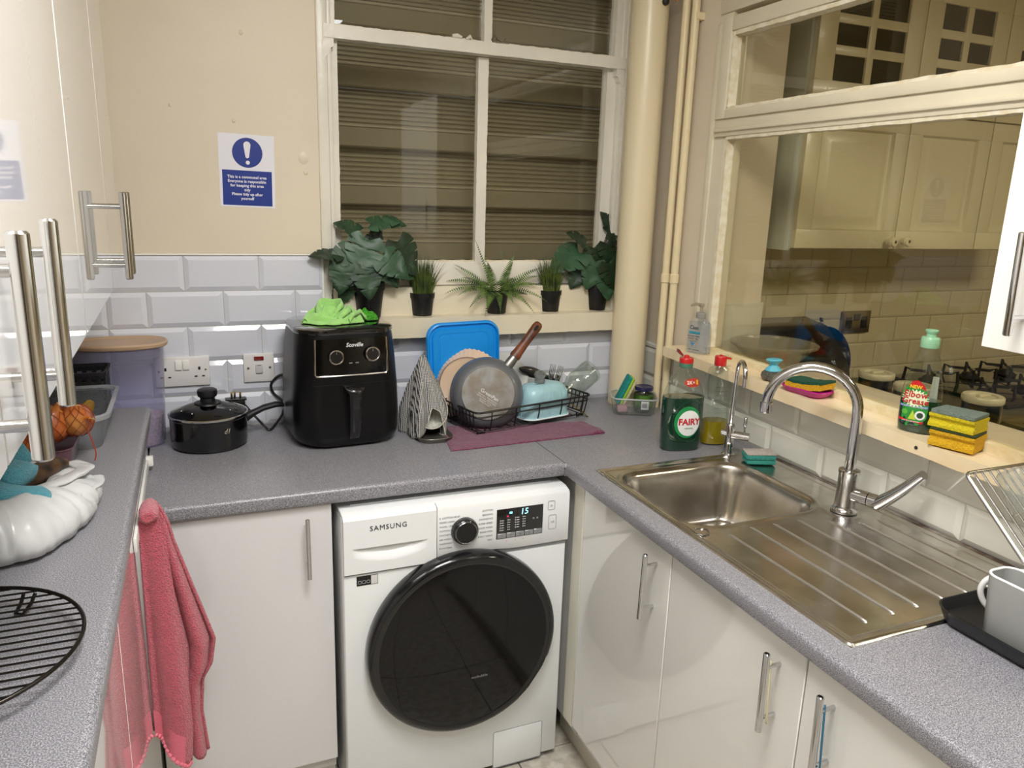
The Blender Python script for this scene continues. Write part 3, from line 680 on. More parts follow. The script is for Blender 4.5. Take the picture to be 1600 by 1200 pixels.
# saucepan
t = thing('saucepan', 'black saucepan with domed glass lid in front of the wall sockets', 'saucepan', (.2445, -.1585, ZW+.001))
PANB = mat('pan_black_enamel', '#0B0B0D', .16, coat=.6)
G().lathe([(.070, 0), (.092, .001), (.0985, .006), (.1005, .02), (.1010, .083), (.1035, .086), (.1035, .088), (.099, .0885), (.0985, .02), (.09, .006), (.02, .005)], 64, cap0=True).out('pan_body', PANB, t)
LG = clear('lid_glass', '#B9BEC6', 1.5)
l_ = G().lathe([(.1005, .0895), (.094, .094), (.080, .102), (.060, .1105), (.040, .1165), (.022, .1195), (.004, .1205)], 64, cap0=False).out('lid', LG, t)
G().lathe([(.0995, .087), (.1035, .089), (.1040, .0925), (.1010, .0945), (.0985, .092)], 64, cap0=False, cap1=False).out('steel_rim', STEEL, l_)
G().lathe([(.034, .114), (.036, .117), (.034, .121), (.020, .124), (.019, .134), (.025, .139), (.0268, .148), (.0255, .156), (.020, .159), (.003, .160)], 40).out('knob', BLACKM, l_)
for a in (200, 235, 320): G().lathe([(.0026, 0), (.0018, .002), (.0005, .002)], 10, M=Matrix.Translation((.072*math.cos(math.radians(a)), .072*math.sin(math.radians(a)), .1055))).out('steam_hole', STEEL, l_)
hd = Vector((.985, .17, 0)).normalized(); sd = Vector((-hd.y, hd.x, 0)); rings = []
for s, z, a, b_ in ((.094, .062, .010, .012), (.104, .066, .013, .014), (.125, .076, .011, .010), (.150, .086, .012, .009), (.185, .092, .013, .0085), (.200, .091, .012, .008), (.208, .088, .008, .006)):
    rings.append([hd*s + sd*(a*math.cos(q)) + Vector((0, 0, z + b_*math.sin(q))) for q in [2*PI*i/16 for i in range(16)]])
G().loft(rings).out('handle', BLACKM, t)
text('pan_emblem', 'd1', .018, mat('emblem_silver', '#C9C4B4', .4, metal=.4), t, frame_M((.043, -.0916, .058), (.905, .425, 0), (0, 0, 1)), shear=.3)
# plug and flex lying against the wall
t = thing('mains_plug', 'black three pin plug and flex lying behind the saucepan lid', 'plug', (.322, -.047, 1.009))
G().box(-.026, .026, -.012, .012, -.030, -.006, .004).out('plug_body', BLACKP, t)
G().box(-.030, .030, -.015, .015, -.006, 0, .002).out('plug_face', BLACKP, t)
PIN = mat('brass_pin', '#C7A96A', .25, metal=1)
for x, y in ((-.011, -.003), (.013, -.003), (-.002, .008)):
    G().box(x-.003, x+.003, y-.002, y+.002, 0, .008, .0005).out('pin_sleeve', BLACKM, t); G().box(x-.003, x+.003, y-.002, y+.002, .008, .019, .0008).out('pin', PIN, t)
def spl(P, n=10):
    P = [Vector(p) for p in P]; out = []
    for i in range(len(P)-1):
        a, b, c, d = P[max(i-1, 0)], P[i], P[i+1], P[min(i+2, len(P)-1)]
        for k in range(n):
            u = k/n; out.append(.5*((2*b) + (c-a)*u + (2*a-5*b+4*c-d)*u*u + (3*b-a-3*c+d)*u*u*u))
    out.append(P[-1]); return out
G().tube(spl([(0, 0, -.028), (.02, .0, -.020), (.045, -.01, -.050), (.075, -.03, -.085), (.088, -.04, -.0945), (.105, -.018, -.088), (.13, .0, -.06), (.138, .02, -.03), (.11, .030, .0), (.105, .030, .03), (.13, .027, .055), (.155, .026, .050)]), .0037, 8).out('flex', BLACKM, t)

# sockets on the wall
t = thing('wall_socket', 'white double wall socket half hidden by the lilac container', 'socket', (.1835, -.0075, 1.090))
SOCK = mat('ivory_socket_plastic', '#E2DFDC', .3)
G().box(-.073, .073, -.012, 0, -.043, .043, .003).out('face_plate', SOCK, t)
DK = mat('slot_dark', '#121212', .6)
for s in (-1, 1):
    G().box(s*.010-.0085 if s < 0 else .0015, -.0015 if s < 0 else s*.010+.0085, -.017, -.010, .006, .034, .0015).out('rocker_switch', mat('rocker_white', '#F1F0E8', .3), t)
    cx = s*.045
    g = G(); g.box(cx-.003, cx+.003, -.0125, -.0118, .004, .013); g.box(cx-.014, cx-.006, -.0125, -.0118, -.017, -.013); g.box(cx+.006, cx+.014, -.0125, -.0118, -.017, -.013); g.out('pin_slots', DK, t)
for s in (-1, 1): G().lathe([(.003, 0), (.003, .0008)], 12, M=axis_M((s*.062, -.0122, .004), (0, -1, 0))).out('screw', STEEL, t)
t = thing('cooker_switch', 'white switched fuse plate with a red light behind the air fryer', 'switch', (.394, -.0075, 1.090))
G().box(-.044, .044, -.011, 0, -.043, .043, .003).out('face_plate', SOCK, t)
G().box(-.014, .014, -.014, -.010, .023, .035, .001).out('neon_light', mat('neon_red', '#7A1512', .2, coat=1), t)
G().box(-.010, .010, -.0165, -.010, -.016, .011, .0018).out('rocker_switch', mat('rocker_grey', '#C9C6C6', .3), t)
G().box(-.006, .006, -.017, -.016, .008, .0095).out('switch_mark', DK, t)
for s in (-1, 1): G().lathe([(.0035, 0), (.0035, .001)], 12, M=axis_M((s*.031, -.0112, 0), (0, -1, 0))).out('screw', mat('dull_screw', '#8E8C86', .4, metal=.8), t)

# sign on the wall
t = thing('notice', 'white and blue communal area notice with exclamation mark on the cream wall', 'sign', (.3885, -.0072, 1.657), 0)
t.rotation_euler = (0, math.radians(1.0), 0)
NB = mat('notice_blue', '#0A2C86', .45); NW = mat('notice_white', '#E6E4EA', .5)
G().box(-.0745, .0745, -.0008, 0, -.0995, .0995).out('sheet', NW, t)
G().lathe([(.0405, 0), (.0405, .0004)], 64, M=axis_M((.002, -.0008, .050), (0, -1, 0))).out('blue_disc', NB, t)
g = G(); P = [(-.009, .080)] ; pts = [(.0015+.0095*math.cos(a), -.0012, .071+.0095*math.sin(a)) for a in [PI*i/12 for i in range(13)]] + [(-.0030, -.0012, .036), (0.0005, -.0012, .0335), (.0040, -.0012, .036)]
pts = [(.011, -.0012, .073)] + pts[1:-3] + [(-.0075, -.0012, .066), (-.0030, -.0012, .0375), (.0015, -.0012, .0348), (.0060, -.0012, .0375), (.0105, -.0012, .066)]
g.poly(pts, (0, -.0003, 0)); g.lathe([(.0055, 0), (.0055, .0003)], 24, M=axis_M((.0025, -.0012, .0235), (0, -1, 0))); g.out('exclamation_mark', NW, t, smooth=False)
G().box(-.0665, .0665, -.0012, -.0008, -.0945, .0015).out('blue_panel', NB, t)
for i, s in enumerate(('This is a communal area', 'Everyone is responsible', 'for keeping this area', 'tidy', 'Please tidy up after', 'yourself')):
    text('lettering', s, .0108, NW, t, MP(-.001, -.0165 - i*.0118, -.0013), bold=.00028, ext=.0001)

# air fryer
t = thing('air_fryer', 'black air fryer with two silver ringed dials beside the saucepan', 'air fryer', (.606, -.165, ZW), math.radians(3.5))
FB = mat('fryer_black', '#070709', .32, spec=.35)
def fr_ring(w_, d_, r_, z, bow=.012):
    R_ = rr(w_, d_, r_, 8, z); return [(x, y - (bow*(1-(2*x/w_)**2) if y < 0 else 0), z) for x, y, z in R_]
sc = [(.270, .26, 0), (.292, .28, .012), (.300, .288, .03), (.303, .29, .08), (.298, .286, .16), (.288, .276, .24), (.278, .264, .30), (.274, .260, .313)]
G().loft([fr_ring(w_, d_, .075, z+.008) for w_, d_, z in sc]).out('casing', FB, t)
G().loft([fr_ring(.276, .262, .075, .322), fr_ring(.280, .266, .075, .326), fr_ring(.278, .264, .075, .334), fr_ring(.266, .252, .07, .338), fr_ring(.10, .09, .03, .3375)]).out('top_cap', mat('fryer_top_gloss', '#09090B', .07, coat=1), t)
for x, y in ((-.09, -.08), (.09, -.08), (-.09, .08), (.09, .08)): G().lathe([(.014, 0), (.014, .01)], 16, M=Matrix.Translation((x, y, 0))).out('foot', BLACKM, t)
def fy(x, z):                                   # front face depth at (x, z)
    for (w0, d0, z0), (w1, d1, z1) in zip(sc, sc[1:]):
        if z-.008 <= z1: f_ = (z-.008-z0)/(z1-z0); wq, dq = w0+(w1-w0)*f_, d0+(d1-d0)*f_; break
    else: wq, dq = sc[-1][:2]
    return -dq/2 - .012*(1-(2*x/wq)**2)
def onf(x, z, o_=.002): return (x, fy(x, z)-o_, z)
TR = mat('trim_silver', '#C8C0B8', .2, metal=1)
path = [onf(-.096, .312, .001), onf(-.098, .27, .001), onf(-.100, .217, .001)]+[onf(-.096+.192*i/14, .212, .001) for i in range(15)]+[onf(.100, .217, .001), onf(.100, .27, .001), onf(.100, .312, .001)]
G().tube(path, .0028, 6).out('trim', TR, t)
nx = 16; G().sheet([[onf(-.096+.192*i/nx, z, .0012) for i in range(nx+1)] for z in (.214, .24, .27, .298, .312)]).out('control_panel', mat('panel_gloss', '#050506', .08), t)
for x, z in ((-.044, .264), (.056, .268)):
    Q = axis_M(onf(x, z, 0), (x*.16, -1, .06)); kk = G().lathe([(.0185, 0), (.0180, .012), (.0165, .014), (.003, .014)], 40, M=Q).out('dial', BLACKP, t)
    G().lathe([(.0180, .0120), (.0203, .0142), (.0183, .0160), (.0164, .0145)], 40, M=Q, cap0=False, cap1=False).out('silver_ring', TR, kk)
    G().box(-.0008, .0008, .008, .015, .0142, .0150, M=Q).out('pointer', TR, kk)
LP = mat('light_print', '#D8D8D8', .5)
text('lettering', 'Scoville', .0155, LP, t, frame_M(onf(.008, .295, .0028), (1, .0, 0), (0, .04, 1)), shear=.25, bold=.0003)
for x in (-.004, .014): G().box(x-.0045, x+.0045, fy(x, .246)-.0026, fy(x, .246)-.001, .2445, .2475).out('indicator', mat('dim_print', '#777777', .5), t)
# basket drawer seam + handle
G().tube([onf(-.107+.214*i/20, .187, .0004) for i in range(21)], .0011, 6).out('drawer_seam', mat('seam_black', '#000000', .8), t)
hp = [(.026, .187), (.030, .175), (.017, .168), (.015, .03), (-.013, .03), (-.011, .168), (-.028, .180), (-.026, .187)]
g = G(); rings = []
for z, hw, o_ in ((.186, .027, .004), (.182, .027, .030), (.175, .022, .038), (.165, .017, .040), (.12, .0155, .036), (.06, .0145, .024), (.035, .013, .010), (.03, .012, .002)):
    y0 = fy(0, z)
    rings.append([(-hw, y0+.004, z), (-hw, y0-o_*.8, z), (-hw*.6, y0-o_, z), (hw*.6, y0-o_, z), (hw, y0-o_*.8, z), (hw, y0+.004, z)])
g.loft(rings).out('basket_handle', BLACKP, t)

# crumpled green cloth and sponge on the fryer
def heap(w_, d_, h_, seed, lobes, n=90, m_=36, thick=.0018, edge=.25, sc1=14, am=.55, ridge=1.0, sm=.0):
    """crumpled cloth: a folded sheet thrown into a heap, polar grid"""
    rows = []
    off = Vector((seed*3.7, seed*1.3, seed*.7))
    for j in range(m_+1):
        r = j/m_; row = []
        for i in range(n+1):
            a = 2*PI*i/n; e = 1 + edge*mnoise.noise(Vector((math.cos(a)*1.6, math.sin(a)*1.6, 0))+off) + edge*.5*mnoise.noise(Vector((math.cos(a)*4, math.sin(a)*4, 2))+off)
            x, y = w_*r*e*math.cos(a), d_*r*e*math.sin(a); p = Vector((x, y, 0))
            h = 0
            for lx, ly, lr, lh in lobes: h = max(h, lh*math.exp(-((x-lx)**2+(y-ly)**2)/(lr*lr)))
            wv = p + Vector((mnoise.noise(p*10+off), mnoise.noise(p*10+off+Vector((9, 0, 0))), 0))*.030
            k = (math.sqrt(mnoise.noise(wv*sc1+off)**2+sm*sm)-sm*.4)*1.6; k2 = abs(mnoise.noise(wv*sc1*2.3+off))
            hh = h*(1 - am*(1-min(1, k*2.2))*ridge) + .006*k2 + .002
            hh *= 1 - .0*r; hh = hh*min(1, (1-r)*9+.25)
            row.append((x + .35*hh*mnoise.noise(p*9+off+Vector((0, 4, 0))), y + .35*hh*mnoise.noise(p*9+off+Vector((5, 4, 0))), hh))
        rows.append(row)
    g = G().sheet(rows); base = [[(x, y, .0005) for x, y, z in rows[-1]], rows[-1]]; g.sheet(base)
    bmesh.ops.remove_doubles(g.bm, verts=g.bm.verts, dist=.0003); bmesh.ops.recalc_face_normals(g.bm, faces=g.bm.faces); return g
GC = mat('lime_microfibre', '#A5DE7C', .9, var=.12, vscale=60, bump=1.2, bscale=380, sheen=.4)
def green(x, y):
    return 0
o = heap(.086, .058, .07, 4, [(-.008, .014, .034, .050), (.035, .004, .045, .038), (-.050, .0, .034, .024), (.01, -.03, .04, .022), (.062, -.004, .03, .026)], n=130, m_=60, sc1=15, am=.55, sm=.10).out('cleaning_cloth', GC, angle=80)
me_g = bmesh.new(); me_g.from_mesh(o.data); bpy.data.objects.remove(o, do_unlink=True); g = G(); g.add(me_g)
def ribbon(P, h0, h1, lean, wob, seed, n=40, m_=8):
    """standing fold of cloth following plan path P, its top edge curling over"""
    P = spl([(x, y, 0) for x, y in P], 10); rows = []
    for j in range(m_+1):
        f_ = j/m_; row = []
        for i, p in enumerate(P):
            u = i/(len(P)-1); hh = (h0 + (h1-h0)*math.sin(PI*u))*(.85+.3*mnoise.noise(Vector((u*3, seed, 0)))); nrm = Vector((0, 0, 1)).cross((P[min(i+1, len(P)-1)]-P[max(0, i-1)])).normalized()
            q = p + nrm*(lean*f_*f_ + wob*math.sin(u*7+seed)*f_) ; row.append((q.x, q.y, .004 + hh*math.sin(f_*PI*.62)/math.sin(PI*.5) - (.010*max(0, f_-.75)/.25)))
        rows.append(row)
    g.sheet(rows)
ribbon([(-.03, -.012), (-.028, .02), (-.005, .034), (.015, .022), (.012, .0), (-.006, -.004)], .02, .078, .016, .004, 1)
ribbon([(-.075, -.02), (-.06, .012), (-.035, .018), (-.022, -.004), (-.035, -.022)], .012, .044, .014, .004, 2)
ribbon([(.000, -.030), (.022, -.018), (.030, .006), (.050, .022), (.078, .020)], .016, .056, -.018, .005, 3)
ribbon([(-.020, -.034), (.002, -.022), (.010, -.034), (.034, -.036), (.05, -.022)], .010, .036, .012, .004, 4)
ribbon([(.030, -.038), (.055, -.026), (.070, -.006), (.088, .002)], .012, .040, -.012, .004, 5)
ribbon([(-.088, -.008), (-.06, -.028), (-.03, -.036), (.0, -.042)], .010, .024, .010, .003, 6)
bmesh.ops.recalc_face_normals(g.bm, faces=g.bm.faces)
o = g.out('cleaning_cloth', GC, angle=80); md = o.modifiers.new('s', 'SOLIDIFY'); md.thickness = .0022
tag(o, 'crumpled lime green cloth on top of the black air fryer', 'cloth', loc=(.590, -.190, ZW+.340))
g = G()
o = heap(.030, .022, .03, 9, [(0, 0, .026, .030)], n=60, m_=26, sc1=40, am=.35).out('scouring_pad', mat('green_shaggy', '#4FB32A', .95, var=.4, vscale=220, bump=3, bscale=260))
tag(o, 'small shaggy bright green pad beside the lime cloth on the air fryer', 'scouring pad', loc=(.690, -.165, ZW+.340))

# grey woven tea towel draped over a tin with a white bowl
def towel_wave():
    m = mat('woven_grey_towel', '#D8D6D0', .95); nt = m.node_tree; b = nt.nodes['Principled BSDF']
    tc = nt.nodes.new('ShaderNodeTexCoord'); wv = nt.nodes.new('ShaderNodeTexWave'); wv.inputs['Scale'].default_value = 72; wv.inputs['Distortion'].default_value = 2.2; wv.inputs['Detail'].default_value = 1; wv.bands_direction = 'X'
    w2_ = nt.nodes.new('ShaderNodeTexWave'); w2_.inputs['Scale'].default_value = 105; w2_.bands_direction = 'Z'; w2_.inputs['Distortion'].default_value = 3
    mx = nt.nodes.new('ShaderNodeMath'); mx.operation = 'MULTIPLY'; cr = nt.nodes.new('ShaderNodeValToRGB'); cr.color_ramp.elements[0].position = .12; cr.color_ramp.elements[1].position = .42
    cr.color_ramp.elements[0].color = lin('#2E2E30'); cr.color_ramp.elements[1].color = lin('#DAD8D2')
    nt.links.new(tc.outputs['Object'], wv.inputs['Vector']); nt.links.new(tc.outputs['Object'], w2_.inputs['Vector']); nt.links.new(wv.outputs['Fac'], mx.inputs[0]); nt.links.new(w2_.outputs['Fac'], mx.inputs[1])
    nt.links.new(mx.outputs[0], cr.inputs[0]); nt.links.new(cr.outputs[0], b.inputs['Base Color']); return m
TX, TY = .842, -.235
t = thing('tea_towel', 'black and white woven tea towel draped as a tent beside the air fryer', 'tea towel', (TX, TY, ZW))
rows = []; NA, NT = 96, 44; edge_pts = []
for j in range(NT+1):
    tt = j/NT; row = []
    for i in range(NA+1):
        a = 2*PI*i/NA
        # opening at the front: hem lifted
        da = math.degrees(a) ; q = math.exp(-((da-284)/27)**4)
        zb = .006 + .012*math.sin(3*a+1) + .088*q
        if zb < .004: zb = .004
        z = .232*(1-tt)+zb*tt if tt > 0 else .232
        prof = .12 + .88*min(1, ((.232-z)/.232)*1.5)**.85
        fold = 1 + (.16*math.sin(5*a+.6) + .09*math.sin(9*a+2) + .05*math.sin(14*a))*min(1, 2.5*tt)*(1 - .5*q)
        row.append((.057*prof*fold*math.cos(a) + .004*math.sin(20*z), .078*prof*fold*math.sin(a), z + (.004*math.sin(4*a) if tt < .1 else 0)))
    rows.append(row)
g = G().sheet(rows); b = bmesh.new(); g.sheet([[(0, 0, .228)]*(NA+1), rows[0]]); bmesh.ops.remove_doubles(g.bm, verts=g.bm.verts, dist=.0002)
o = g.out('cloth', towel_wave(), t, angle=80); md = o.modifiers.new('s', 'SOLIDIFY'); md.thickness = .0025
G().tube(rows[-1][:-1], .0022, 6, closed=True).out('hem', mat('towel_hem', '#CFCBC0', .9), t)
t = thing('baking_tin', 'grey rounded baking tin under the tea towel on the worktop', 'tin', (.853, -.262, ZW+.0005))
G().loft([rr(.092, .160, .03, 6, 0), rr(.098, .168, .034, 6, .006), rr(.108, .178, .04, 6, .014), rr(.106, .176, .04, 6, .0155), rr(.094, .164, .032, 6, .008), rr(.086, .15, .03, 6, .004)]).out('tin', mat('tin_grey', '#77746E', .35, metal=.7), t)
o = G().lathe([(.010, .0), (.030, .001), (.046, .012), (.0555, .032), (.0575, .050), (.0560, .0505), (.053, .034), (.043, .016), (.02, .006)], 48, cap1=True, M=Matrix.Rotation(math.radians(64), 4, 'X') @ Matrix.Scale(.85, 4, (1, 0, 0))).out('bowl', mat('speckled_white_bowl', '#DCD9CC', .35, var=.25, vscale=150, bump=.4, bscale=120))
tag(o, 'speckled white bowl standing in the tin beneath the tea towel', 'bowl', loc=(.856, -.242, ZW+.064), rz=math.radians(-8))

# blue lid leaning against the wall
t = thing('box_lid', 'bright blue plastic box lid leaning upright against the tiles', 'lid', (1.019, -.088, .948))
t.rotation_euler = (math.radians(-1), math.radians(-1.5), 0)
BL = mat('bright_blue_plastic', '#0F90E6', .35, bump=.1, bscale=60)
def rrz(w_, h_, r_, y): return [(x, y, z + .1375) for x, z, _ in rr(w_, h_, r_, 8)]
G().loft([rrz(.244, .270, .046, .0), rrz(.246, .272, .046, -.006), rrz(.240, .266, .045, -.014), rrz(.232, .258, .042, -.016), rrz(.222, .248, .038, -.006), rrz(.210, .236, .034, -.006), rrz(.204, .230, .030, -.011), rrz(.170, .200, .02, -.0105), rrz(.168, .198, .02, -.0092), rrz(.160, .190, .018, -.0092), rrz(.158, .188, .018, -.0104), rrz(.02, .02, .005, -.0104)], True, True).out('lid_panel', BL, t, angle=25)
G().tube([(-.026+.052*i/12, -.0112, .165+.004*math.sin(PI*i/12)) for i in range(13)], .0011, 6).out('moulded_line', BL, t)

# maroon mat
t_ = []
def quad(u, v):
    A, B, Cq, D = Vector((.868, -.425, 0)), Vector((1.372, -.400, 0)), Vector((1.368, -.275, 0)), Vector((.905, -.195, 0)); return A*(1-u)*(1-v)+B*u*(1-v)+Cq*u*v+D*(1-u)*v
rows = []
for j in range(41):
    row = []
    for i in range(91):
        u, v = i/90, j/40; p = quad(u, v); e = min(u, 1-u, v, 1-v)
        h = .0045 + .0025*mnoise.noise(p*22) + .0015*mnoise.noise(p*60) + (.007*math.exp(-((u-.97)/.05)**2)*math.exp(-((v-.2)/.3)**2)) + .003*math.exp(-(e/.02)**2)*0
        p2 = p + Vector((mnoise.noise(p*12)*.004, mnoise.noise(p*12+Vector((3, 3, 3)))*.005, 0))
        row.append((p2.x, p2.y, ZW + max(.002, h if e > .01 else h*.6)))
    rows.append(row)
g = G().sheet(rows)
for ed in (rows[0], rows[-1], [r[0] for r in rows], [r[-1] for r in rows]): g.sheet([ed, [(x, y, ZW+.0004) for x, y, z in ed]])
bmesh.ops.recalc_face_normals(g.bm, faces=g.bm.faces)
tag(g.out('drying_mat', mat('maroon_towelling', '#7A184E', .95, var=.35, vscale=90, bump=3, bscale=170, sheen=.3, stretch=(1, 2.5, 1)), angle=80), 'maroon towelling mat spread under the black wire dish rack', 'mat')

# black wire dish rack
t = thing('dish_rack', 'black wire dish rack full of dishes on the maroon mat', 'dish rack', (.975, -.333, ZW), math.atan2(.106, .441))
Lr, Dr = .452, .196
def rrect(x0, x1, y0, y1, z, r_=.02): return [(x, y, z) for x, y, _ in rr(x1-x0, y1-y0, r_, 6, 0, (x0+x1)/2, (y0+y1)/2)]
g = G(); g.tube(rrect(0, Lr, 0, Dr, .076), .0033, 8, closed=True); g.tube(rrect(.003, Lr-.003, .003, Dr-.003, .060), .0026, 8, closed=True); g.tube(rrect(.012, Lr-.012, .01, Dr-.01, .014), .0022, 8, closed=True); g.out('rim', WIRE, t)
k = 0
def upr(x, y, bx, by, nm='upright'):
    G().tube([(x, y, .076), (x+(bx-x)*.15, y+(by-y)*.15, .05), (bx, by, .014)], .0020, 6).out(nm, WIRE, t)
for i in range(5): x = .055 + i*(Lr-.09)/4*1.0; upr(x, 0, x, .010); upr(x, Dr, x, Dr-.010)
for i in range(9): y = .020 + i*(Dr-.04)/8; upr(0, y, .012, y); upr(Lr, y, Lr-.012, y)
for i in range(12): x = .03 + i*(Lr-.06)/11; G().tube([(x, .010, .013), (x, Dr-.010, .013)], .0016, 6).out('floor_wire', WIRE, t)
for x in (.03, Lr-.03):
    for y in (.02, Dr-.02): G().tube([(x-.014, y, .018), (x-.012, y, .006), (x, y, .0085), (x+.012, y, .006), (x+.014, y, .018)], .0030, 8).out('foot', WIRE, t)

# cream pie dish with fluted edge, standing in the rack
t = thing('pie_dish', 'cream fluted pie dish standing on edge behind the grey frying pan', 'dish', (0, 0, 0))
Q = axis_M((1.004, -.160, 1.031), (-.40, -.86, .22))
PD = mat('cream_stoneware', '#E3C6A8', .35, var=.06, vscale=12)
def flute(prof, n, k, am0, M, cap0, cap1):
    rings = []
    for r, z, am in prof: rings.append([((r+am*am0*math.cos(k*2*PI*i/n))*math.cos(2*PI*i/n), (r+am*am0*math.cos(k*2*PI*i/n))*math.sin(2*PI*i/n), z) for i in range(n)])
    return G().loft(rings, cap0, cap1, M)
flute([(.0, .0, 0), (.080, .0, 0), (.085, .003, 0), (.086, .001, 0), (.090, -.004, .3), (.105, -.030, 1), (.114, -.038, 1.2), (.1155, -.041, 1.2), (.112, -.043, 1), (.102, -.030, .8), (.086, -.006, .2), (.04, -.004, 0)][1:], 240, 48, .0014, Q, True, True).out('dish_body', PD, t, angle=50)
G().lathe([(.0838, .0012), (.0862, .0040), (.0886, .0012)], 64, M=Q, cap0=False, cap1=False).out('foot_ring', mat('brown_foot_ring', '#9A7F68', .6), t)
text('base_stamp', 'l', .02, mat('stamp_grey', '#6E665C', .6), t, Q @ Matrix.Translation((.01, -.02, .0008)))
# white plate behind
o = G().lathe([(.0, 0), (.05, 0), (.06, .006), (.088, .014), (.0885, .0165), (.058, .009), (.048, .004)][1:], 64, M=axis_M((1.155, -.068, 1.020), (-.25, -.93, .12))).out('plate', mat('white_china', '#E8E6DD', .2, coat=.5))
tag(o, 'white plate standing behind the frying pan handle at the tiles', 'plate')

# grey frying pan seen from below
t = thing('frying_pan', 'grey frying pan standing on edge in the rack, wooden handle pointing up right', 'frying pan', (0, 0, 0))
ax = Vector((-.25, -.93, .27)).normalized(); ctr = Vector((1.038, -.258, 1.026)); Q = axis_M(ctr, ax); t.scale = (.95, .95, .95); t.location = ctr*.05
G().lathe([(.080, -.0005), (.097, -.0055), (.109, -.016), (.116, -.034), (.1195, -.048), (.1205, -.050), (.118, -.050), (.113, -.034), (.104, -.018), (.07, -.008)], 80, M=Q).out('pan_body', mat('pan_grey', '#5E6064', .38, coat=.1), t)
bs = G().lathe([(.086, -.0045), (.087, .0005), (.085, .0022), (.02, .0024), (.002, .0024)], 80, M=Q, cap0=False).out('base_disc', mat('worn_pan_base', '#8E8D8A', .42, metal=.45, var=.2, vscale=22, vcol='#7E7568'), t)
# in-plane axes of the base: up = direction of the handle
ex = Vector((1, 0, 0)); ex = (ex - ex.dot(ax)*ax).normalized(); ez = ax.cross(ex).normalized(); ez = ez if ez.z > 0 else -ez
hdir = (ex*.66 + ez*.75).normalized(); hx = hdir.cross(ax).normalized()
BT = frame_M(ctr + ax*.0027 + ex*.004 - ez*.006, (ex*.80-ez*.60), (ez*.80+ex*.60))
text('base_lettering', 'GreenPan', .0165, mat('base_print', '#D2D0CA', .5), t, BT, bold=.0002)
for i, (s, z_) in enumerate((('Stockholm   THERMOLON', -.012), ('NON-STICK  INDUCTION', -.019), ('aluminium  20 cm', -.025), ('healthy ceramic', -.031))): text('base_lettering', s, .0062, mat('base_print', '#D2D0CA', .5), t, BT @ Matrix.Translation((.0, z_, 0)))
st = ctr + hdir*.098 - ax*.030; bend = (hdir - ax*.10).normalized()
rings = []
for s, a, b_ in ((0, .013, .008), (.012, .016, .010), (.03, .0165, .012), (.052, .0150, .0125), (.058, .0150, .0125)): rings.append([st + bend*s + hx*(a*math.cos(q)) + ax*(b_*math.sin(q)) for q in [2*PI*i/20 for i in range(20)]])
G().loft(rings).out('ferrule', mat('cast_aluminium', '#8E8B86', .35, metal=.9), t)
s1 = st + bend*.055; rings = []
for s, a, b_ in ((-.004, .0175, .0145), (.004, .0188, .0152), (.02, .0165, .0135), (.06, .0148, .0125), (.10, .0158, .0130), (.125, .0165, .0125), (.136, .0145, .0105), (.142, .009, .006)): rings.append([s1 + bend*s + hx*(a*math.cos(q)) + ax*(b_*math.sin(q)) for q in [2*PI*i/24 for i in range(24)]])
hw_ = G().loft(rings).out('handle', mat('brown_wood_handle', '#7A4326', .42, var=.45, vscale=40, vcol='#4E2817', stretch=(1, 1, .25)), t)
eye = [s1 + bend*(.118 + .012*math.cos(q)) + hx*(.0062*math.sin(q)) + ax*.0128 for q in [2*PI*i/20 for i in range(20)]]
G().poly(eye, ax*.0012).out('hanging_hole', mat('hole_dark', '#150C08', .8), hw_)
G().tube(eye, .0014, 6, closed=True).out('hole_rim', mat('brown_rim', '#5C321C', .5), hw_)

# pale blue ribbed butter dish lid with glass knob
t = thing('butter_dish', 'pale blue ribbed dish cover with a clear glass knob in the rack', 'butter dish', (1.242, -.212, .9295), math.atan2(.106, .441))
BD = mat('pale_blue_enamel', '#A3CBD3', .35, var=.08, vscale=30)
def rib(w_, d_, r_, z, am): 
    R_ = rr(w_, d_, r_, 40, z); n = len(R_); out = []; L = 0
    for i, p in enumerate(R_):
        q = R_[i-1]; L += math.hypot(p[0]-q[0], p[1]-q[1]) if i else 0; s = am*math.cos(L/.0088*2*PI); ln = math.hypot(p[0], p[1]); out.append((p[0]*(1+s/ln), p[1]*(1+s/ln), z))
    return out
n0 = 40
def ring4(w_, d_, r_, z, am):
    pts = rr(w_, d_, r_, 10, 0); # densify straight parts
    out = []; 
    for i in range(len(pts)):
        a, b_ = Vector(pts[i]), Vector(pts[(i+1) % len(pts)]); k = 16 if i % 11 == 10 else 1
        for j in range(k): out.append(a.lerp(b_, j/k))
    L = 0; res = []
    for i, p in enumerate(out):
        if i: L += (p-out[i-1]).length
        s = am*math.cos(L*k_w); res.append((p.x*(1+s/p.length), p.y*(1+s/p.length), z))
    return res
k_w = 2*PI/.0105
def bd(w_, d_, r_, z, am): return ring4(w_, d_*.84, r_, z*1.10, am*2.8)
G().loft([bd(.184, .120, .04, 0, 0), bd(.186, .122, .04, .002, 0), bd(.182, .118, .038, .006, 0), bd(.176, .112, .036, .0065, .0004), bd(.174, .110, .036, .055, .0009), bd(.170, .106, .036, .070, .0009), bd(.158, .096, .034, .084, .0007), bd(.136, .078, .03, .093, .0004), bd(.10, .05, .02, .097, 0), bd(.03, .02, .008, .098, 0)]).out('cover', BD, t, angle=50)
G().loft([bd(.1845, .1205, .04, -.0005, 0), bd(.188, .124, .04, .0015, 0), bd(.184, .120, .04, .0045, 0)]).out('white_rim', mat('rim_white', '#DDEBEE', .3), t)
GLS = clear('clear_glass', '#DCE3DE', 1.5)
KN = mat('glass_knob', '#A9ACA8', .05, trans=.75, ior=1.45)
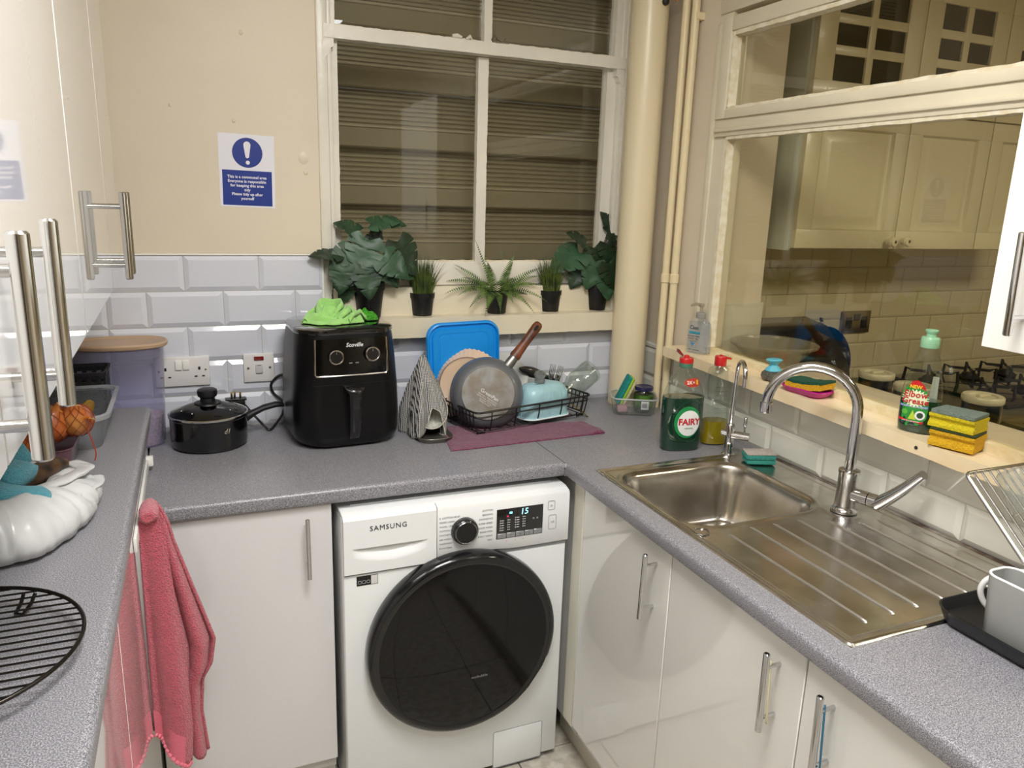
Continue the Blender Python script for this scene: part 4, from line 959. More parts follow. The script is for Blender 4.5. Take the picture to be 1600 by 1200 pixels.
G().lathe([(.014, .097), (.0145, .103), (.0125, .112), (.0155, .117), (.0165, .121), (.013, .127), (.006, .130), (.001, .1305)], 14, M=Matrix.Translation((-.012, .0, -.012)) @ Matrix.Scale(1.22, 4)).out('knob', KN, t, angle=20)
G().tube([(-.04, -.012, .1072), (-.028, -.016, .1078), (-.012, -.018, .1072), (.0, -.022, .1052)], .0008, 5).out('crack', mat('crack_dark', '#4E5A5C', .8), t)
# glass jar lying tilted
t = thing('glass_jar', 'empty clear glass jar tilted mouth down beside the pale blue dish', 'jar', (0, 0, 0))
JG = clear('jar_glass', '#F4F7F4', 1.75, 0)
ja = Vector((.83, .10, .56)).normalized(); Q = axis_M((1.352, -.165, .985), ja)
G().lathe([(.0285, 0), (.0298, .002), (.0290, .006), (.0305, .008), (.0290, .011), (.0305, .014), (.0290, .018), (.0330, .026), (.0385, .036), (.0405, .050), (.0410, .110), (.0395, .120), (.034, .126), (.02, .1265), (.004, .125)], 48, M=Q, cap0=False).out('jar_wall', JG, t)
G().lathe([(.0270, .001), (.0275, .018), (.0315, .027), (.0370, .037), (.0385, .052), (.0388, .108), (.036, .116), (.02, .119), (.004, .118)], 48, M=Q, cap0=False).out('inner_wall', JG, t)
for r_, z_ in ((.0301, .008), (.0301, .014), (.0300, .001)): G().lathe([(r_-.001, z_-.0012), (r_+.0012, z_), (r_-.001, z_+.0012)], 48, M=Q, cap0=False, cap1=False).out('thread', JG, t)
# dark ladle, forks, knife
o = G(); rings = []
for s, a, b_ in ((0, .006, .004), (.02, .022, .012), (.05, .030, .016), (.08, .026, .013), (.11, .014, .008), (.15, .006, .004), (.17, .005, .003)):
    p = Vector((1.205, -.105, 1.062)) + Vector((.90, .10, -.33)).normalized()*s
    rings.append([p + Vector((.33, 0, .90)).normalized()*(a*math.cos(q)*.62) + Vector((0, -1, .1))*(b_*math.sin(q)) for q in [2*PI*i/20 for i in range(20)]])
o = o.loft(rings).out('ladle', mat('dark_nylon', '#2A2725', .25, coat=.4)); tag(o, 'dark brown black serving spoon lying behind the glass knob of the butter dish', 'spoon')
def fork(base, d, sdv, lb):
    t = thing('fork', lb, 'fork', base); d = Vector(d).normalized(); sdv = Vector(sdv).normalized(); g = G()
    nrm = d.cross(sdv).normalized(); g.loft([[d*s + sdv*(a*math.cos(q)) + nrm*(.0012*math.sin(q)) for q in [2*PI*i/10 for i in range(10)]] for s, a in ((-.095, .005), (-.07, .004), (-.02, .003), (-.006, .0045), (.006, .0105), (.018, .0115))]); g.out('shank', STEEL, t)
    for k in range(4): c = sdv*(-.009+.006*k); G().tube([d*.016+c, d*.034+c+nrm*.001, d*.050+c+nrm*.004], [.0016, .0014, .0008], 6).out('tine', STEEL, t)
fork((1.330, -.135, 1.020), (.35, .05, .93), (.93, 0, -.35), 'steel fork with its tines up between the blue dish and the jar')
fork((1.318, -.112, 1.020), (.20, .03, .97), (.97, 0, -.2), 'second steel fork close behind the first, left of the jar')
o = G().loft([[Vector((1.352, -.205, .956)) + Vector((.78, -.15, -.60)).normalized()*s + Vector((0, .9, .1))*(.011*w_*c) + Vector((.5, 0, .8)).normalized()*(.0012*d_) for c, d_ in ((-1, -1), (1, -1), (1, 1), (-1, 1))] for s, w_ in ((0, .6), (.02, 1), (.065, 1), (.08, .5))]).out('butter_knife', mat('gold_metal', '#C9B050', .25, metal=1)); tag(o, 'gold coloured spreader slanting down beside the pale blue dish', 'knife')

# clear tub with sponge and jar by the pipes
t = thing('plastic_tub', 'clear plastic tub holding a sponge and a jar beside the pipes', 'tub', (1.590, -.205, ZW+.001), math.radians(-26))
CP = clear('clear_plastic', '#F4F6F5', 1.42, .12, body=.12, bodycol='#C9CFCC')
G().loft([rr(.125, .105, .02, 6, 0), rr(.135, .115, .022, 6, .004), rr(.150, .128, .024, 6, .056)], True, False).out('tub_wall', CP, t)
G().tube([(x, y, .057) for x, y, _ in rr(.154, .132, .026, 6)], .0028, 8, closed=True).out('tub_rim', mat('tub_rim_plastic', '#C6C8C6', .3, alpha=.7), t)
t = thing('sponge', 'teal and lime sponge standing on end in the clear tub', 'sponge', (1.566, -.190, .985)); t.rotation_euler = (0, math.radians(24), math.radians(-20))
SPG = lambda n_, c_: mat(n_, c_, .95, var=.2, vscale=200, bump=2, bscale=350)
G().box(-.014, -.004, -.032, .032, -.052, .050, .006, 3).out('scourer_side', SPG('teal_scourer', '#159A94'), t)
G().box(-.004, .006, -.032, .032, -.052, .050, .006, 3).out('middle_layer', SPG('lime_foam', '#A9D23C'), t)
G().box(.006, .016, -.031, .031, -.050, .046, .006, 3).out('foam_side', SPG('cream_foam', '#D9D2A4'), t)
t = thing('pickle_jar', 'glass jar with dark blue lid and green label in the clear tub', 'jar', (1.619, -.222, .9155))
G().lathe([(.028, 0), (.031, .004), (.0325, .02), (.0325, .062), (.029, .072), (.027, .075)], 40).out('jar_wall', clear('jar_glass', '#F4F7F4', 1.75, 0), t)
G().lathe([(.026, .003), (.030, .008), (.0305, .058), (.002, .058)], 32).out('jar_contents', mat('pickled_green', '#39531A', .5, var=.5, vscale=60), t)
G().lathe([(.0290, .0735), (.0315, .075), (.0320, .084), (.0300, .0865), (.024, .0870), (.022, .0860), (.002, .0860)], 40, cap0=True).out('lid', mat('dark_blue_lid', '#24224F', .25, coat=.5), t)
G().lathe([(.0331, .020), (.0331, .060)], 40, cap0=False, cap1=False).out('label', mat('jar_label_green', '#4F7A24', .5, var=.5, vscale=35, vcol='#1F3A14'), t)
lb = G().sheet([[(.0338*math.sin(a), -.0338*math.cos(a), z) for a in [-.75+.8*i/8 for i in range(9)]] for z in (.012, .040)]).out('price_label', mat('price_white', '#E6E6E4', .5), t)
g = G(); 
for k in range(7): a = -.62+.07*k; g.box(.0342*math.sin(a)-.0006, .0342*math.sin(a)+.0004*(k % 3), -.0342*math.cos(a)-.0003, -.0342*math.cos(a), .018, .034)
g.out('bar_marks', mat('bar_dark', '#2B2B55', .5), lb)
tag(G().box(-.03, .005, -.02, .02, 0, .026, .008, 3).out('nail_brush_block', mat('pinkish_block', '#B98E92', .7)), 'pinkish block lying low in the clear tub under the sponge', 'soap', loc=(1.556, -.215, .9155), rz=-.4)
# ---------------- potted artificial plants on the sash window sill ----------------
POT = mat('black_pot', '#0B0B0C', .45); SOIL = mat('pot_filling', '#15130F', .95)
ZS = 1.2325
def pot(t, r0, r1, h):
    G().lathe([(r0*.96, 0), (r0, .002), (r1*.93, h*.78), (r1, h*.785), (r1*1.02, h), (r1*.94, h), (r1*.90, h*.85), (.002, h*.85)], 36).out('pot', POT, t)
    G().lathe([(r1*.9, h*.86), (r1*.5, h*.9), (.002, h*.91)], 24, cap0=False).out('filling', SOIL, t)
LEAF = mat('monstera_leaf', '#29482A', .5, var=.35, vscale=18, bump=.4, bscale=40, vcol='#1C3324'); LEAFD = mat('monstera_leaf_dark', '#22381F', .42, var=.3, vscale=18, vcol='#152612', bump=.4, bscale=40)
LEAFL = mat('monstera_leaf_light', '#33563A', .45, var=.25, vscale=18, bump=.4, bscale=40, vcol='#29482D'); LEAFM = mat('monstera_leaf_mid', '#213B22', .48, var=.3, vscale=18, vcol='#142414', bump=.4, bscale=40)
STEM = mat('stem_green', '#1F2E1A', .5)
def monstera_leaf(L, seed):
    """heart shaped split leaf in the x-y plane, base at origin, tip +y, folded a little along the midrib"""
    rnd = random.Random(seed); half = []
    N = 44
    for i in range(N+1):
        a = i/N; y = -.16 + 1.16*a if a > .0 else -.16
        w = .56*math.sin(PI*min(1, (a*.93+.07))**.80)**.72 * (1-.25*a)
        half.append((w, y))
    g = G()
    for s in (1, -1):
        cuts = [rnd.uniform(.30, .36), rnd.uniform(.50, .56), rnd.uniform(.70, .75)]
        rows = []
        for (w, y), a in zip(half, [i/N for i in range(N+1)]):
            k = 1
            for c in cuts:
                d = abs(a-c)
                if d < .014: k = min(k, .42)
            mid = 0.0 if y > 0 else .0
            ww = max(w*k, .004)
            row = []
            for q in range(6):
                f_ = q/5; x = ww*f_; yy = y + .16*f_*f_*w*(-1 if a > .5 else -.6) + (0 if y > 0 else abs(y)*.9*(1-f_)) 
                zz = .10*x + -.22*x*x - .18*(max(0, y)**2)*.8 + .015*math.sin(9*y+3*f_)
                row.append((s*x*L, yy*L, zz*L))
            rows.append(row)
        g.sheet(rows if s > 0 else [r[::-1] for r in rows])
    bmesh.ops.remove_doubles(g.bm, verts=g.bm.verts, dist=L*.004)
    return g
def monstera(name_label, loc, leaves, pr_, m, seedb):
    t = thing('potted_monstera', name_label, 'plant', loc, 0, 'plants on the window sill'); pot(t, *pr_)
    top = Vector((0, 0, pr_[2]*.9))
    for i, (x, z, y, L, tipx, tipz, tipy, nx_, ny_, nz_) in enumerate(leaves):
        b = Vector((x, y, z)); tip = Vector((tipx, tipy, tipz)).normalized(); nrm = Vector((nx_, ny_, nz_)).normalized()
        yv = tip; xv = yv.cross(nrm).normalized(); zv = xv.cross(yv); M = Matrix(((xv.x, yv.x, zv.x, b.x), (xv.y, yv.y, zv.y, b.y), (xv.z, yv.z, zv.z, b.z), (0, 0, 0, 1)))
        g = monstera_leaf(L, seedb+i); 
        for v in g.bm.verts: v.co = M @ v.co
        g.out('leaf', (m, LEAFL, m, LEAFM)[(i*7+seedb) % 4], t, angle=70)
        mid = Vector((x*.45, y*.4, top.z + (z-top.z)*.62)); G().tube(spl([top + Vector((x*.12, 0, -.02)), mid, b], 6), .0016, 6).out('stem', STEM, t)
F = (0, -1, .25)
# (x, z, y of leaf base; length; tip direction; facing normal)
monstera('tall artificial monstera in a black pot at the left end of the window sill', (.730, -.005, ZS), [
 (-.052, .200, -.030, .100, -.75, -.60, -.2, .1, -.9, .45),
 (-.010, .235, -.035, .118, -.35, -.85, -.25, -.1, -.95, .3),
 (-.085, .158, -.045, .082, -.20, -.95, -.2, -.2, -.95, .15),
 (-.100, .195, -.020, .085, -.95, .05, -.2, 0, -.4, .9),
 (-.028, .262, .000, .080, -.80, .35, -.1, 0, -.6, .8),
 (.010, .285, .000, .085, .85, .15, -.1, 0, -.5, .85),
 (.060, .295, .01, .065, .9, -.1, -.1, 0, -.55, .8),
 (.090, .232, -.015, .115, .45, -.85, -.2, .3, -.9, .25),
 (.082, .195, -.02, .092, .75, -.62, -.2, .2, -.8, .5),
 (.035, .190, -.045, .100, .72, -.58, -.3, .1, -.9, .35),
 (-.020, .158, -.050, .098, .10, -.95, -.3, 0, -.95, .25),
 (-.060, .145, -.030, .072, -.6, -.7, -.2, -.2, -.9, .2),
 (.048, .150, -.040, .066, .5, -.8, -.2, .2, -.9, .2),
 (.060, .142, -.02, .080, .95, -.15, -.2, 0, -.5, .8),
 (-.078, .110, .000, .090, -.35, -.90, 0, -.4, -.9, 0),
 (.015, .222, .01, .060, .3, .6, 0, .1, -.9, .3)], (.036, .049, .108), LEAF, 10)
monstera('potted monstera at the right end of the window sill beside the thick pipe', (1.543, .012, ZS), [
 (-.030, .215, -.02, .100, .20, -.90, -.2, 0, -.95, .3),
 (.020, .232, -.02, .095, .30, -.85, -.2, .1, -.95, .3),
 (-.055, .232, .0, .085, -.60, .35, -.1, 0, -.6, .8),
 (-.085, .200, -.01, .125, -.90, -.45, -.1, -.1, -.6, .75),
 (.030, .268, .0, .070, .75, .10, -.1, .1, -.8, .5),
 (.050, .290, .01, .065, -.55, .70, 0, 0, -.8, .5),
 (.060, .255, .0, .075, .55, -.75, -.1, .3, -.9, .2),
 (-.030, .170, -.035, .100, -.35, -.90, -.2, -.1, -.95, .2),
 (.020, .165, -.045, .105, .35, -.90, -.2, .1, -.95, .2),
 (-.070, .155, -.02, .090, -.50, -.85, -.1, -.3, -.9, .1),
 (.050, .195, -.02, .088, .60, -.70, -.1, .3, -.9, .2),
 (.010, .115, -.045, .080, .15, -.95, -.2, 0, -.95, .1)], (.034, .046, .100), LEAFD, 40)
def grass(lb, loc, seed, n=300):
    t = thing('potted_grass', lb, 'plant', loc, 0, 'plants on the window sill'); pot(t, .032, .040, .072); rnd = random.Random(seed); g = G()
    for i in range(n):
        a = rnd.uniform(0, 2*PI); r = .031*math.sqrt(rnd.random()); lean = rnd.uniform(.0, .62)*(r/.031*.7+.3); H = rnd.uniform(.080, .150)*(1-.25*lean)
        b = Vector((r*math.cos(a), r*math.sin(a), .060)); d = Vector((math.cos(a+rnd.uniform(-.5, .5)), math.sin(a+rnd.uniform(-.5, .5)), 0)); w_ = rnd.uniform(.0014, .0027)
        sv = Vector((-d.y, d.x, 0)) if rnd.random() < .5 else Vector((1, 0, 0)); P = []
        for k in range(5): f_ = k/4; P.append(b + d*(lean*H*(f_**1.7)*.9) + Vector((0, 0, H*(f_ - .25*lean*f_*f_))))
        bm_ = bmesh.new(); vs = [(bm_.verts.new(p - sv*w_*(1-k/4.01)), bm_.verts.new(p + sv*w_*(1-k/4.01))) for k, p in enumerate(P)]
        for (a0, a1), (b0, b1) in zip(vs, vs[1:]): bm_.faces.new((a0, a1, b1, b0))
        g.add(bm_)
    o = g.out('grass_blades', mat('grass_green', '#5A6B28', .5, var=.55, vscale=28, vcol='#2A3B1C'), t, kind='stuff')
grass('small artificial grass in a black pot between the left monstera and the fern', (.903, .002, ZS), 3)
grass('small artificial grass in a black pot between the fern and the right monstera', (1.360, .010, ZS), 8)
t = thing('potted_fern', 'artificial fern with arching fronds in a black pot mid sill', 'plant', (1.158, -.004, ZS), 0, 'plants on the window sill'); pot(t, .031, .040, .078)
FERN = mat('fern_green', '#668338', .5, var=.45, vscale=30, vcol='#2A421E'); rnd = random.Random(5)
for k, (dx_, dy_, L, rise, sag) in enumerate([(-1, -.1, .185, .62, .50), (-.9, .2, .165, .85, .45), (-.75, -.3, .15, .95, .35), (-.55, .1, .14, 1.2, .25), (-.25, 0, .150, 1.7, .1), (.3, .1, .135, 1.5, .2), (.55, -.1, .15, 1.15, .3), (.8, .1, .165, .85, .35), (1, -.1, .15, .75, .45), (1, -.35, .165, .45, .55), (.75, -.7, .13, .35, .8), (-.6, -.75, .115, .45, 1.0), (-.25, -1, .10, .5, 1.0), (.15, -.9, .10, .65, .8), (.5, .6, .11, 1.2, .3), (-.5, .6, .12, 1.1, .3), (-1, -.45, .12, .35, .7), (.9, -.2, .10, .25, .3), (-.35, -.3, .13, 1.35, .2), (.15, -.3, .12, 1.5, .25), (.45, -.5, .12, 1.0, .5), (-.8, -.2, .15, .7, .6), (-.15, .3, .13, 1.6, .1), (.7, .4, .15, .95, .3), (-.7, .5, .15, .95, .3)]):
    d = Vector((dx_, dy_, 0)).normalized(); sv = Vector((-d.y, d.x, 0)); b = Vector((d.x*.012, d.y*.012, .070)); pts = []
    for i in range(15):
        f_ = i/14; pts.append(b + d*(L*f_*(.95 if rise < 1.3 else .45)) + Vector((0, 0, L*(rise*f_*.72 - sag*f_*f_*.9))))
    g = G(); g.tube(pts, [.0012*(1-.7*i/14) for i in range(15)], 5)
    for i in range(1, 23):
        f_ = i/22.5*14; i0 = min(13, int(f_)); p = pts[i0].lerp(pts[i0+1], f_-i0); ld_ = .021*math.sin(PI*min(1, .12+f_/14*.88))**.7*(1.1-f_/14*.75)
        tn = (pts[i0+1]-pts[i0]).normalized()
        for s in (-1, 1):
            s2 = tn.cross(Vector((.1, -1, .35))).normalized(); s2 = (s2*.8 + sv*(.6 if s2.dot(sv) > 0 else -.6)).normalized(); q = (s2*s*.95 + tn*.35 + Vector((0, 0, -.12))).normalized(); w_ = tn*.0019; bm_ = bmesh.new()
            vs = [bm_.verts.new(v) for v in (p-w_, p+w_, p+q*ld_*.6+w_*.9, p+q*ld_, p+q*ld_*.6-w_*.9)]; bm_.faces.new(vs); g.add(bm_)
    g.out('frond', FERN, t, smooth=False)

# ---------------- bottles and things by the sink ----------------
def sil(prof, n, M, e=2.3, cap0=True, cap1=True, dp=None):
    """bottle: prof rows (half width x, half depth y, z)"""
    return G().loft([[(math.copysign(abs(math.cos(a))**(2/e), math.cos(a))*w_, math.copysign(abs(math.sin(a))**(2/e), math.sin(a))*d_, z) for a in [2*PI*i/n for i in range(n)]] for w_, d_, z in prof], cap0, cap1, M)
def interp(prof, z):
    for a, b in zip(prof, prof[1:]):
        if z <= b[2]: f_ = (z-a[2])/max(1e-6, b[2]-a[2]); return a[0]+(b[0]-a[0])*f_, a[1]+(b[1]-a[1])*f_
    return prof[-1][:2]
def surf(prof, e=2.3, off=.0006):
    def f(x, z):
        w_, d_ = interp(prof, z); u = min(.98, abs(x)/w_); return (x, -d_*(1-u**e)**(1/e) - off, z)
    return f
def decal(sf, pts, m, name, parent, M=None):
    """flat patch (outline in x,z) laid on the bottle front"""
    c = (sum(p[0] for p in pts)/len(pts), sum(p[1] for p in pts)/len(pts)); rows = [[sf(c[0]+(p[0]-c[0])*k, c[1]+(p[1]-c[1])*k) for p in pts + [pts[0]]] for k in (.01, .25, .5, .75, 1)]
    return G().sheet(rows).out(name, m, parent, angle=80)
def tx(sf, name, body, size, m, parent, cx, cz, off, **k):
    f = lambda c: sf(c.x+cx, c.y+cz); 
    def fn(c): q = sf(c.x+cx, c.y+cz); return (q[0], q[1]-off-c.z, q[2])
    return text(name, body, size, m, parent, Matrix.Identity(4), fn=fn, **k)
def ell(cx, cz, rx, rz, n=40): return [(cx+rx*math.cos(2*PI*i/n), cz+rz*math.sin(2*PI*i/n)) for i in range(n)]
BG = clear('bottle_clear_plastic', '#F4F8F5', 1.68, .02)
# green washing up liquid
t = thing('washing_up_bottle', 'clear bottle of dark green washing up liquid with red cap on the worktop', 'bottle', (1.512, -.592, ZW+.001), math.radians(-10))
prof = [(.052, .026, 0), (.057, .030, .004), (.0595, .032, .02), (.061, .033, .08), (.061, .033, .15), (.059, .032, .165), (.048, .028, .195), (.032, .022, .222), (.021, .018, .236), (.0175, .0175, .242), (.0175, .0175, .250)]
sil(prof, 56, None, 2.6).out('bottle_wall', BG, t)
gl = [(w_*1.006, d_*1.01, z) for w_, d_, z in prof[:5]]; gl += [(.0604, .0332, .158), (.03, .015, .1585)]
sil(gl, 56, None, 2.6).out('green_liquid', mat('green_detergent', '#03301F', .08, coat=1), t)
RC = mat('red_cap', '#C41C1F', .3, coat=.4)
cp = G(); cp.lathe([(.0185, .243), (.0195, .246), (.0195, .256)], 32); cp.out('neck_ring', mat('green_neck', '#4E7A62', .3), t)
G().lathe([(.0195, .256), (.0200, .258), (.0200, .268), (.0185, .271), (.008, .272), (.0065, .278), (.003, .279)], 32).out('cap', RC, t)
g = G(); g.loft([[(x-.006, y, z) for x, y, z in [(-.0090+.0*k, yy, .276+zz) for yy, zz in ((-.010, 0), (.010, 0), (.010, .004), (-.010, .004))]] for k in range(1)] + [[(-.028, yy, .287+zz) for yy, zz in ((-.010, 0), (.010, 0), (.010, .009), (-.010, .009))]]); g.out('flip_lid', mat('dark_red_cap', '#8E1A1E', .3), t)
sf = surf(prof, 2.6, .0008)
decal(sf, ell(.004, .088, .040, .047), mat('label_mid_green', '#1F8A4A', .35), 'green_ring', t)
sf2 = surf(prof, 2.6, .0013); decal(sf2, ell(.008, .085, .0345, .038), mat('label_white', '#E8E9E6', .35), 'white_disc', t)
sf3 = surf(prof, 2.6, .0018); tx(sf3, 'lettering', 'FAIRY', .026, mat('label_red', '#C01A26', .4), t, .009, .0885, .0003, bold=.0008, ext=.0002)
tx(sf3, 'lettering', 'ORIGINAL', .0058, mat('label_green_ink', '#2F7A4A', .4), t, .009, .070, .0003, ext=.0001)
g = G()
for k in range(5): a = -.3-.5*k; g.lathe([(.0030-.0003*k, 0), (.0026-.0003*k, .0012), (.001, .0014)], 12, M=axis_M(sf3(.032-.008*k*.5, .066-.006*(k % 3)), (.3, -1, 0)))
g.out('bubbles', mat('label_white', '#E8E9E6', .35), t)
def arc(cx, cz, rx, rz, a0, a1, n=24): return [sf(cx+rx*math.cos(math.radians(a0+(a1-a0)*i/n)), cz+rz*math.sin(math.radians(a0+(a1-a0)*i/n))) for i in range(n+1)]
G().tube(arc(.010, .090, .050, .060, 60, 300), .0009, 6).out('embossed_line', mat('gloss_green_edge', '#0C4A30', .1, coat=1), t)
rs = [(x, z) for x, z in ell(.014, .203, .027, .0125)]
sfn = surf(prof, 2.3, .0014); decal(sfn, rs, mat('offer_red', '#B8392B', .4), 'offer_sticker', t)
sfo = surf(prof, 2.3, .0020); tx(sfo, 'lettering', '2X', .013, mat('offer_white', '#F0DDD2', .5), t, .002, .203, .0003, bold=.0004); tx(sfo, 'lettering', '=', .011, mat('offer_white', '#F0DDD2', .5), t, .0155, .203, .0003, bold=.0003); tx(sfo, 'lettering', 'll', .015, mat('offer_yellow', '#E8B53A', .5), t, .027, .203, .0003, bold=.0012)
# yellow liquid bottle
t = thing('washing_up_bottle', 'tall clear bottle with red cap and a little yellow liquid', 'bottle', (1.643, -.578, ZW+.001), math.radians(-12))
prof = [(.034, .024, 0), (.039, .028, .004), (.0405, .029, .03), (.037, .027, .055), (.0385, .028, .09), (.0385, .028, .18), (.0375, .027, .205), (.030, .024, .228), (.017, .017, .236), (.016, .016, .242)]
sil(prof, 48, None, 2.4).out('bottle_wall', BG, t)
sil([(.0345, .0245, .001), (.0394, .0284, .004), (.0409, .0294, .03), (.0374, .0274, .055), (.0382, .0279, .072), (.012, .01, .0725)], 48, None, 2.4).out('yellow_liquid', mat('yellow_detergent', '#9C8A12', .1, coat=1, trans=.35), t)
for k in range(7): 
    z = .10+.013*k; p_ = surf(prof, 2.4, .0003); G().tube([p_(-.020+.040*i/10, z) for i in range(11)], .0007, 5).out('ridge', BG, t)
G().lathe([(.0165, .238), (.0175, .240), (.0178, .262), (.0160, .266), (.002, .2665)], 32).out('cap', RC, t)
g = G(); g.box(-.033, -.004, -.007, .007, .257, .263, .002, M=Matrix.Rotation(math.radians(8), 4, 'Y')); g.box(-.003, .004, -.003, .003, .264, .270, .001); g.out('flip_spout', RC, t)
# teal sponge by the sink
t = thing('sponge', 'teal green sponge with whitish worn top by the filter tap', 'sponge', (1.652, -.772, ZW+.004), math.radians(-22))
wav(G().box(-.040, .040, -.026, .026, 0, .0125, .004, 2), .002, 60).out('lower_half', SPG('teal_foam', '#3F9E90'), t)
wav(G().box(-.042, .040, -.027, .026, .0135, .026, .004, 2), .002, 60).out('upper_half', SPG('teal_foam', '#3F9E90'), t)
wav(G().box(-.041, .039, -.026, .025, .0262, .031, .002, 2), .002, 90).out('worn_top', SPG('whitish_scourer', '#C6BCB2'), t)

# ---------------- things on the internal window sill ----------------
def zs(y): return 1.146 + drop(y) + .0005
t = thing('sanitiser_bottle', 'clear pump bottle of hand gel at the far end of the sill', 'bottle', (1.703, -.385, zs(-.385)+.001), math.radians(-62))
prof = [(.036, .018, 0), (.039, .020, .004), (.039, .0205, .03), (.037, .020, .08), (.034, .019, .097), (.024, .015, .108), (.014, .013, .113), (.0135, .0135, .117)]
sil(prof, 48, None, 2.8).out('bottle_wall', clear('gel_bottle_wall', '#FAFBFC', 1.5, .02, body=.10, bodycol='#D5DADF'), t)
sil([(w_*.93, d_*.9, z+.002) for w_, d_, z in prof[:5]], 48, None, 2.8).out('gel', clear('gel_clear', '#F6F8FB', 1.2, .1, body=.06, bodycol='#D0D5DB'), t)
G().lathe([(.0150, .112), (.0155, .114), (.0155, .127), (.0130, .130)], 32).out('collar', clear('cloudy_collar', '#C9CACB', 1.45, .2, body=.5, bodycol='#B9B7AE'), t)
g = G(); g.lathe([(.0045, .128), (.0045, .150)], 16); g.lathe([(.008, .148), (.009, .150), (.009, .156), (.006, .158)], 20); g.tube([(0, 0, .153), (-.02, 0, .154), (-.036, 0, .148)], [.006, .005, .0035], 10); g.out('pump', clear('cloudy_pump', '#D8D4C6', 1.45, .2, body=.35, bodycol='#CFC8B4'), t)
sf = surf(prof, 2.8, .0008)
tx(sf, 'lettering', 'Cien', .0165, mat('gel_ink', '#34303A', .5), t, -.010, .082, .0003, bold=.0003)
decal(sf, [(-.027, .062), (.012, .062), (.012, .070), (-.027, .070)], mat('teal_band', '#2E8FA3', .4), 'teal_band', t)
tx(sf, 'lettering', 'ANTI-BACTERIAL', .0058, mat('gel_ink', '#34303A', .5), t, -.010, .055, .0003); tx(sf, 'lettering', 'HAND GEL', .0075, mat('gel_red_ink', '#7A4A48', .5), t, -.010, .047, .0003); tx(sf, 'lettering', '70% alcohol', .0052, mat('gel_ink', '#34303A', .5), t, -.010, .039, .0003)
decal(sf, [(-.020, .035), (-.002, .035), (-.011, .024)], mat('gel_blue', '#4C86B4', .4), 'blue_arrow', t); tx(sf, 'lettering', '500ml   moisturising', .0048, mat('gel_ink', '#34303A', .5), t, -.006, .012, .0003)
# steel scrubber with blue handle
t = thing('scrubber', 'steel wool scrubber with light blue plastic grip on the sill', 'scrubber', (1.700, -.735, zs(-.735)+.001))
g = G().lathe([(.018, 0), (.028, .004), (.032, .012), (.030, .020), (.022, .026), (.006, .027)], 40); 
for v in g.bm.verts: v.co += mnoise.noise_vector(v.co*160)*.0022
g.out('steel_wool', mat('steel_wool', '#8B867C', .4, metal=.6, var=.6, vscale=260, bump=4, bscale=420), t)
G().loft([oval(.020, .017, .024), oval(.023, .019, .028), oval(.018, .013, .036), oval(.011, .009, .042), oval(.012, .010, .047), oval(.022, .015, .053), oval(.024, .017, .057), oval(.020, .014, .060)]).out('grip', mat('light_blue_plastic', '#5DB2C4', .35), t)
# pink tray + scourer sponge
t = thing('soap_tray', 'magenta plastic soap tray on the sill behind the mixer tap', 'tray', (1.694, -.872, zs(-.872)+.0005), math.radians(-84))
PK = mat('magenta_plastic', '#B41480', .35)
G().loft([rr(.11, .055, .02, 6, .001), rr(.118, .062, .022, 6, .004), rr(.132, .074, .026, 6, .014), rr(.136, .078, .028, 6, .015), rr(.134, .076, .028, 6, .0165), rr(.116, .060, .02, 6, .007), rr(.02, .01, .004, 6, .0065)]).out('tray_body', PK, t)
G().tube([(x, y, .0160) for x, y, _ in rr(.126, .068, .024, 6)], .0014, 6, closed=True).out('inner_rim', PK, t)
t = thing('sponge', 'yellow sponge with dark green scouring side lying bent on the magenta tray', 'sponge', (1.692, -.882, zs(-.882)+.014), math.radians(-80))
def bentbox(w_, d_, z0, z1, bend, n=14):
    return G().loft([[(x, -d_/2, z0+bend*abs(x)), (x, d_/2, z0+bend*abs(x)), (x, d_/2, z1+bend*abs(x)), (x, -d_/2, z1+bend*abs(x))] for x in [-w_/2+w_*i/n for i in range(n+1)]])
G_ = bentbox(.105, .062, .0, .016, .0); 
for v in G_.bm.verts: v.co.z += .20*max(0, v.co.x)**1.0*.9 + .0
wav(G_, .0015, 70).out('foam_side', SPG('yellow_foam', '#E0A91A'), t)
G_ = bentbox(.106, .063, .016, .023, .0)
for v in G_.bm.verts: v.co.z += .20*max(0, v.co.x)*.9
wav(G_, .0015, 90).out('scourer_side', SPG('dark_green_scourer', '#12513A'), t)
# elbow grease bottle
t = thing('washing_up_bottle', 'clear bottle with red and green lettered label and pale green cap on the sill', 'bottle', (1.708, -1.196, zs(-1.196)+.001), math.radians(-56))
prof = [(.034, .020, 0), (.038, .023, .004), (.040, .0245, .02), (.041, .025, .05), (.0405, .0245, .09), (.036, .023, .12), (.028, .020, .155), (.019, .017, .185), (.0165, .0165, .190), (.0165, .0165, .196)]
sil(prof, 52, None, 2.4).out('bottle_wall', BG, t)
sil([(w_*1.008, d_*1.01, z) for w_, d_, z in prof[0:4]] + [(.0412, .0251, .074), (.01, .01, .0745)], 52, None, 2.4).out('green_liquid', mat('green_detergent', '#03301F', .08, coat=1), t)
PGc = mat('pale_green_cap', '#8DBE99', .35, coat=.2)
G().lathe([(.0185, .190), (.0192, .192), (.0190, .210), (.0170, .213), (.0105, .214), (.0098, .220), (.0130, .224), (.0132, .228), (.012, .2295), (.002, .2295)], 36).out('cap', PGc, t)
sf = surf(prof, 2.4, .0008); ox = -.0085
lab = [(ox-.030, .022), (ox-.012, .014), (ox+.012, .018), (ox+.026, .034), (ox+.0275, .060), (ox+.024, .085), (ox+.015, .105), (ox+.0, .117), (ox-.014, .112), (ox-.026, .092), (ox-.0315, .06)]
decal(sf, lab, mat('bright_green_label', '#2F9A3C', .35, var=.2, vscale=30), 'green_label', t)
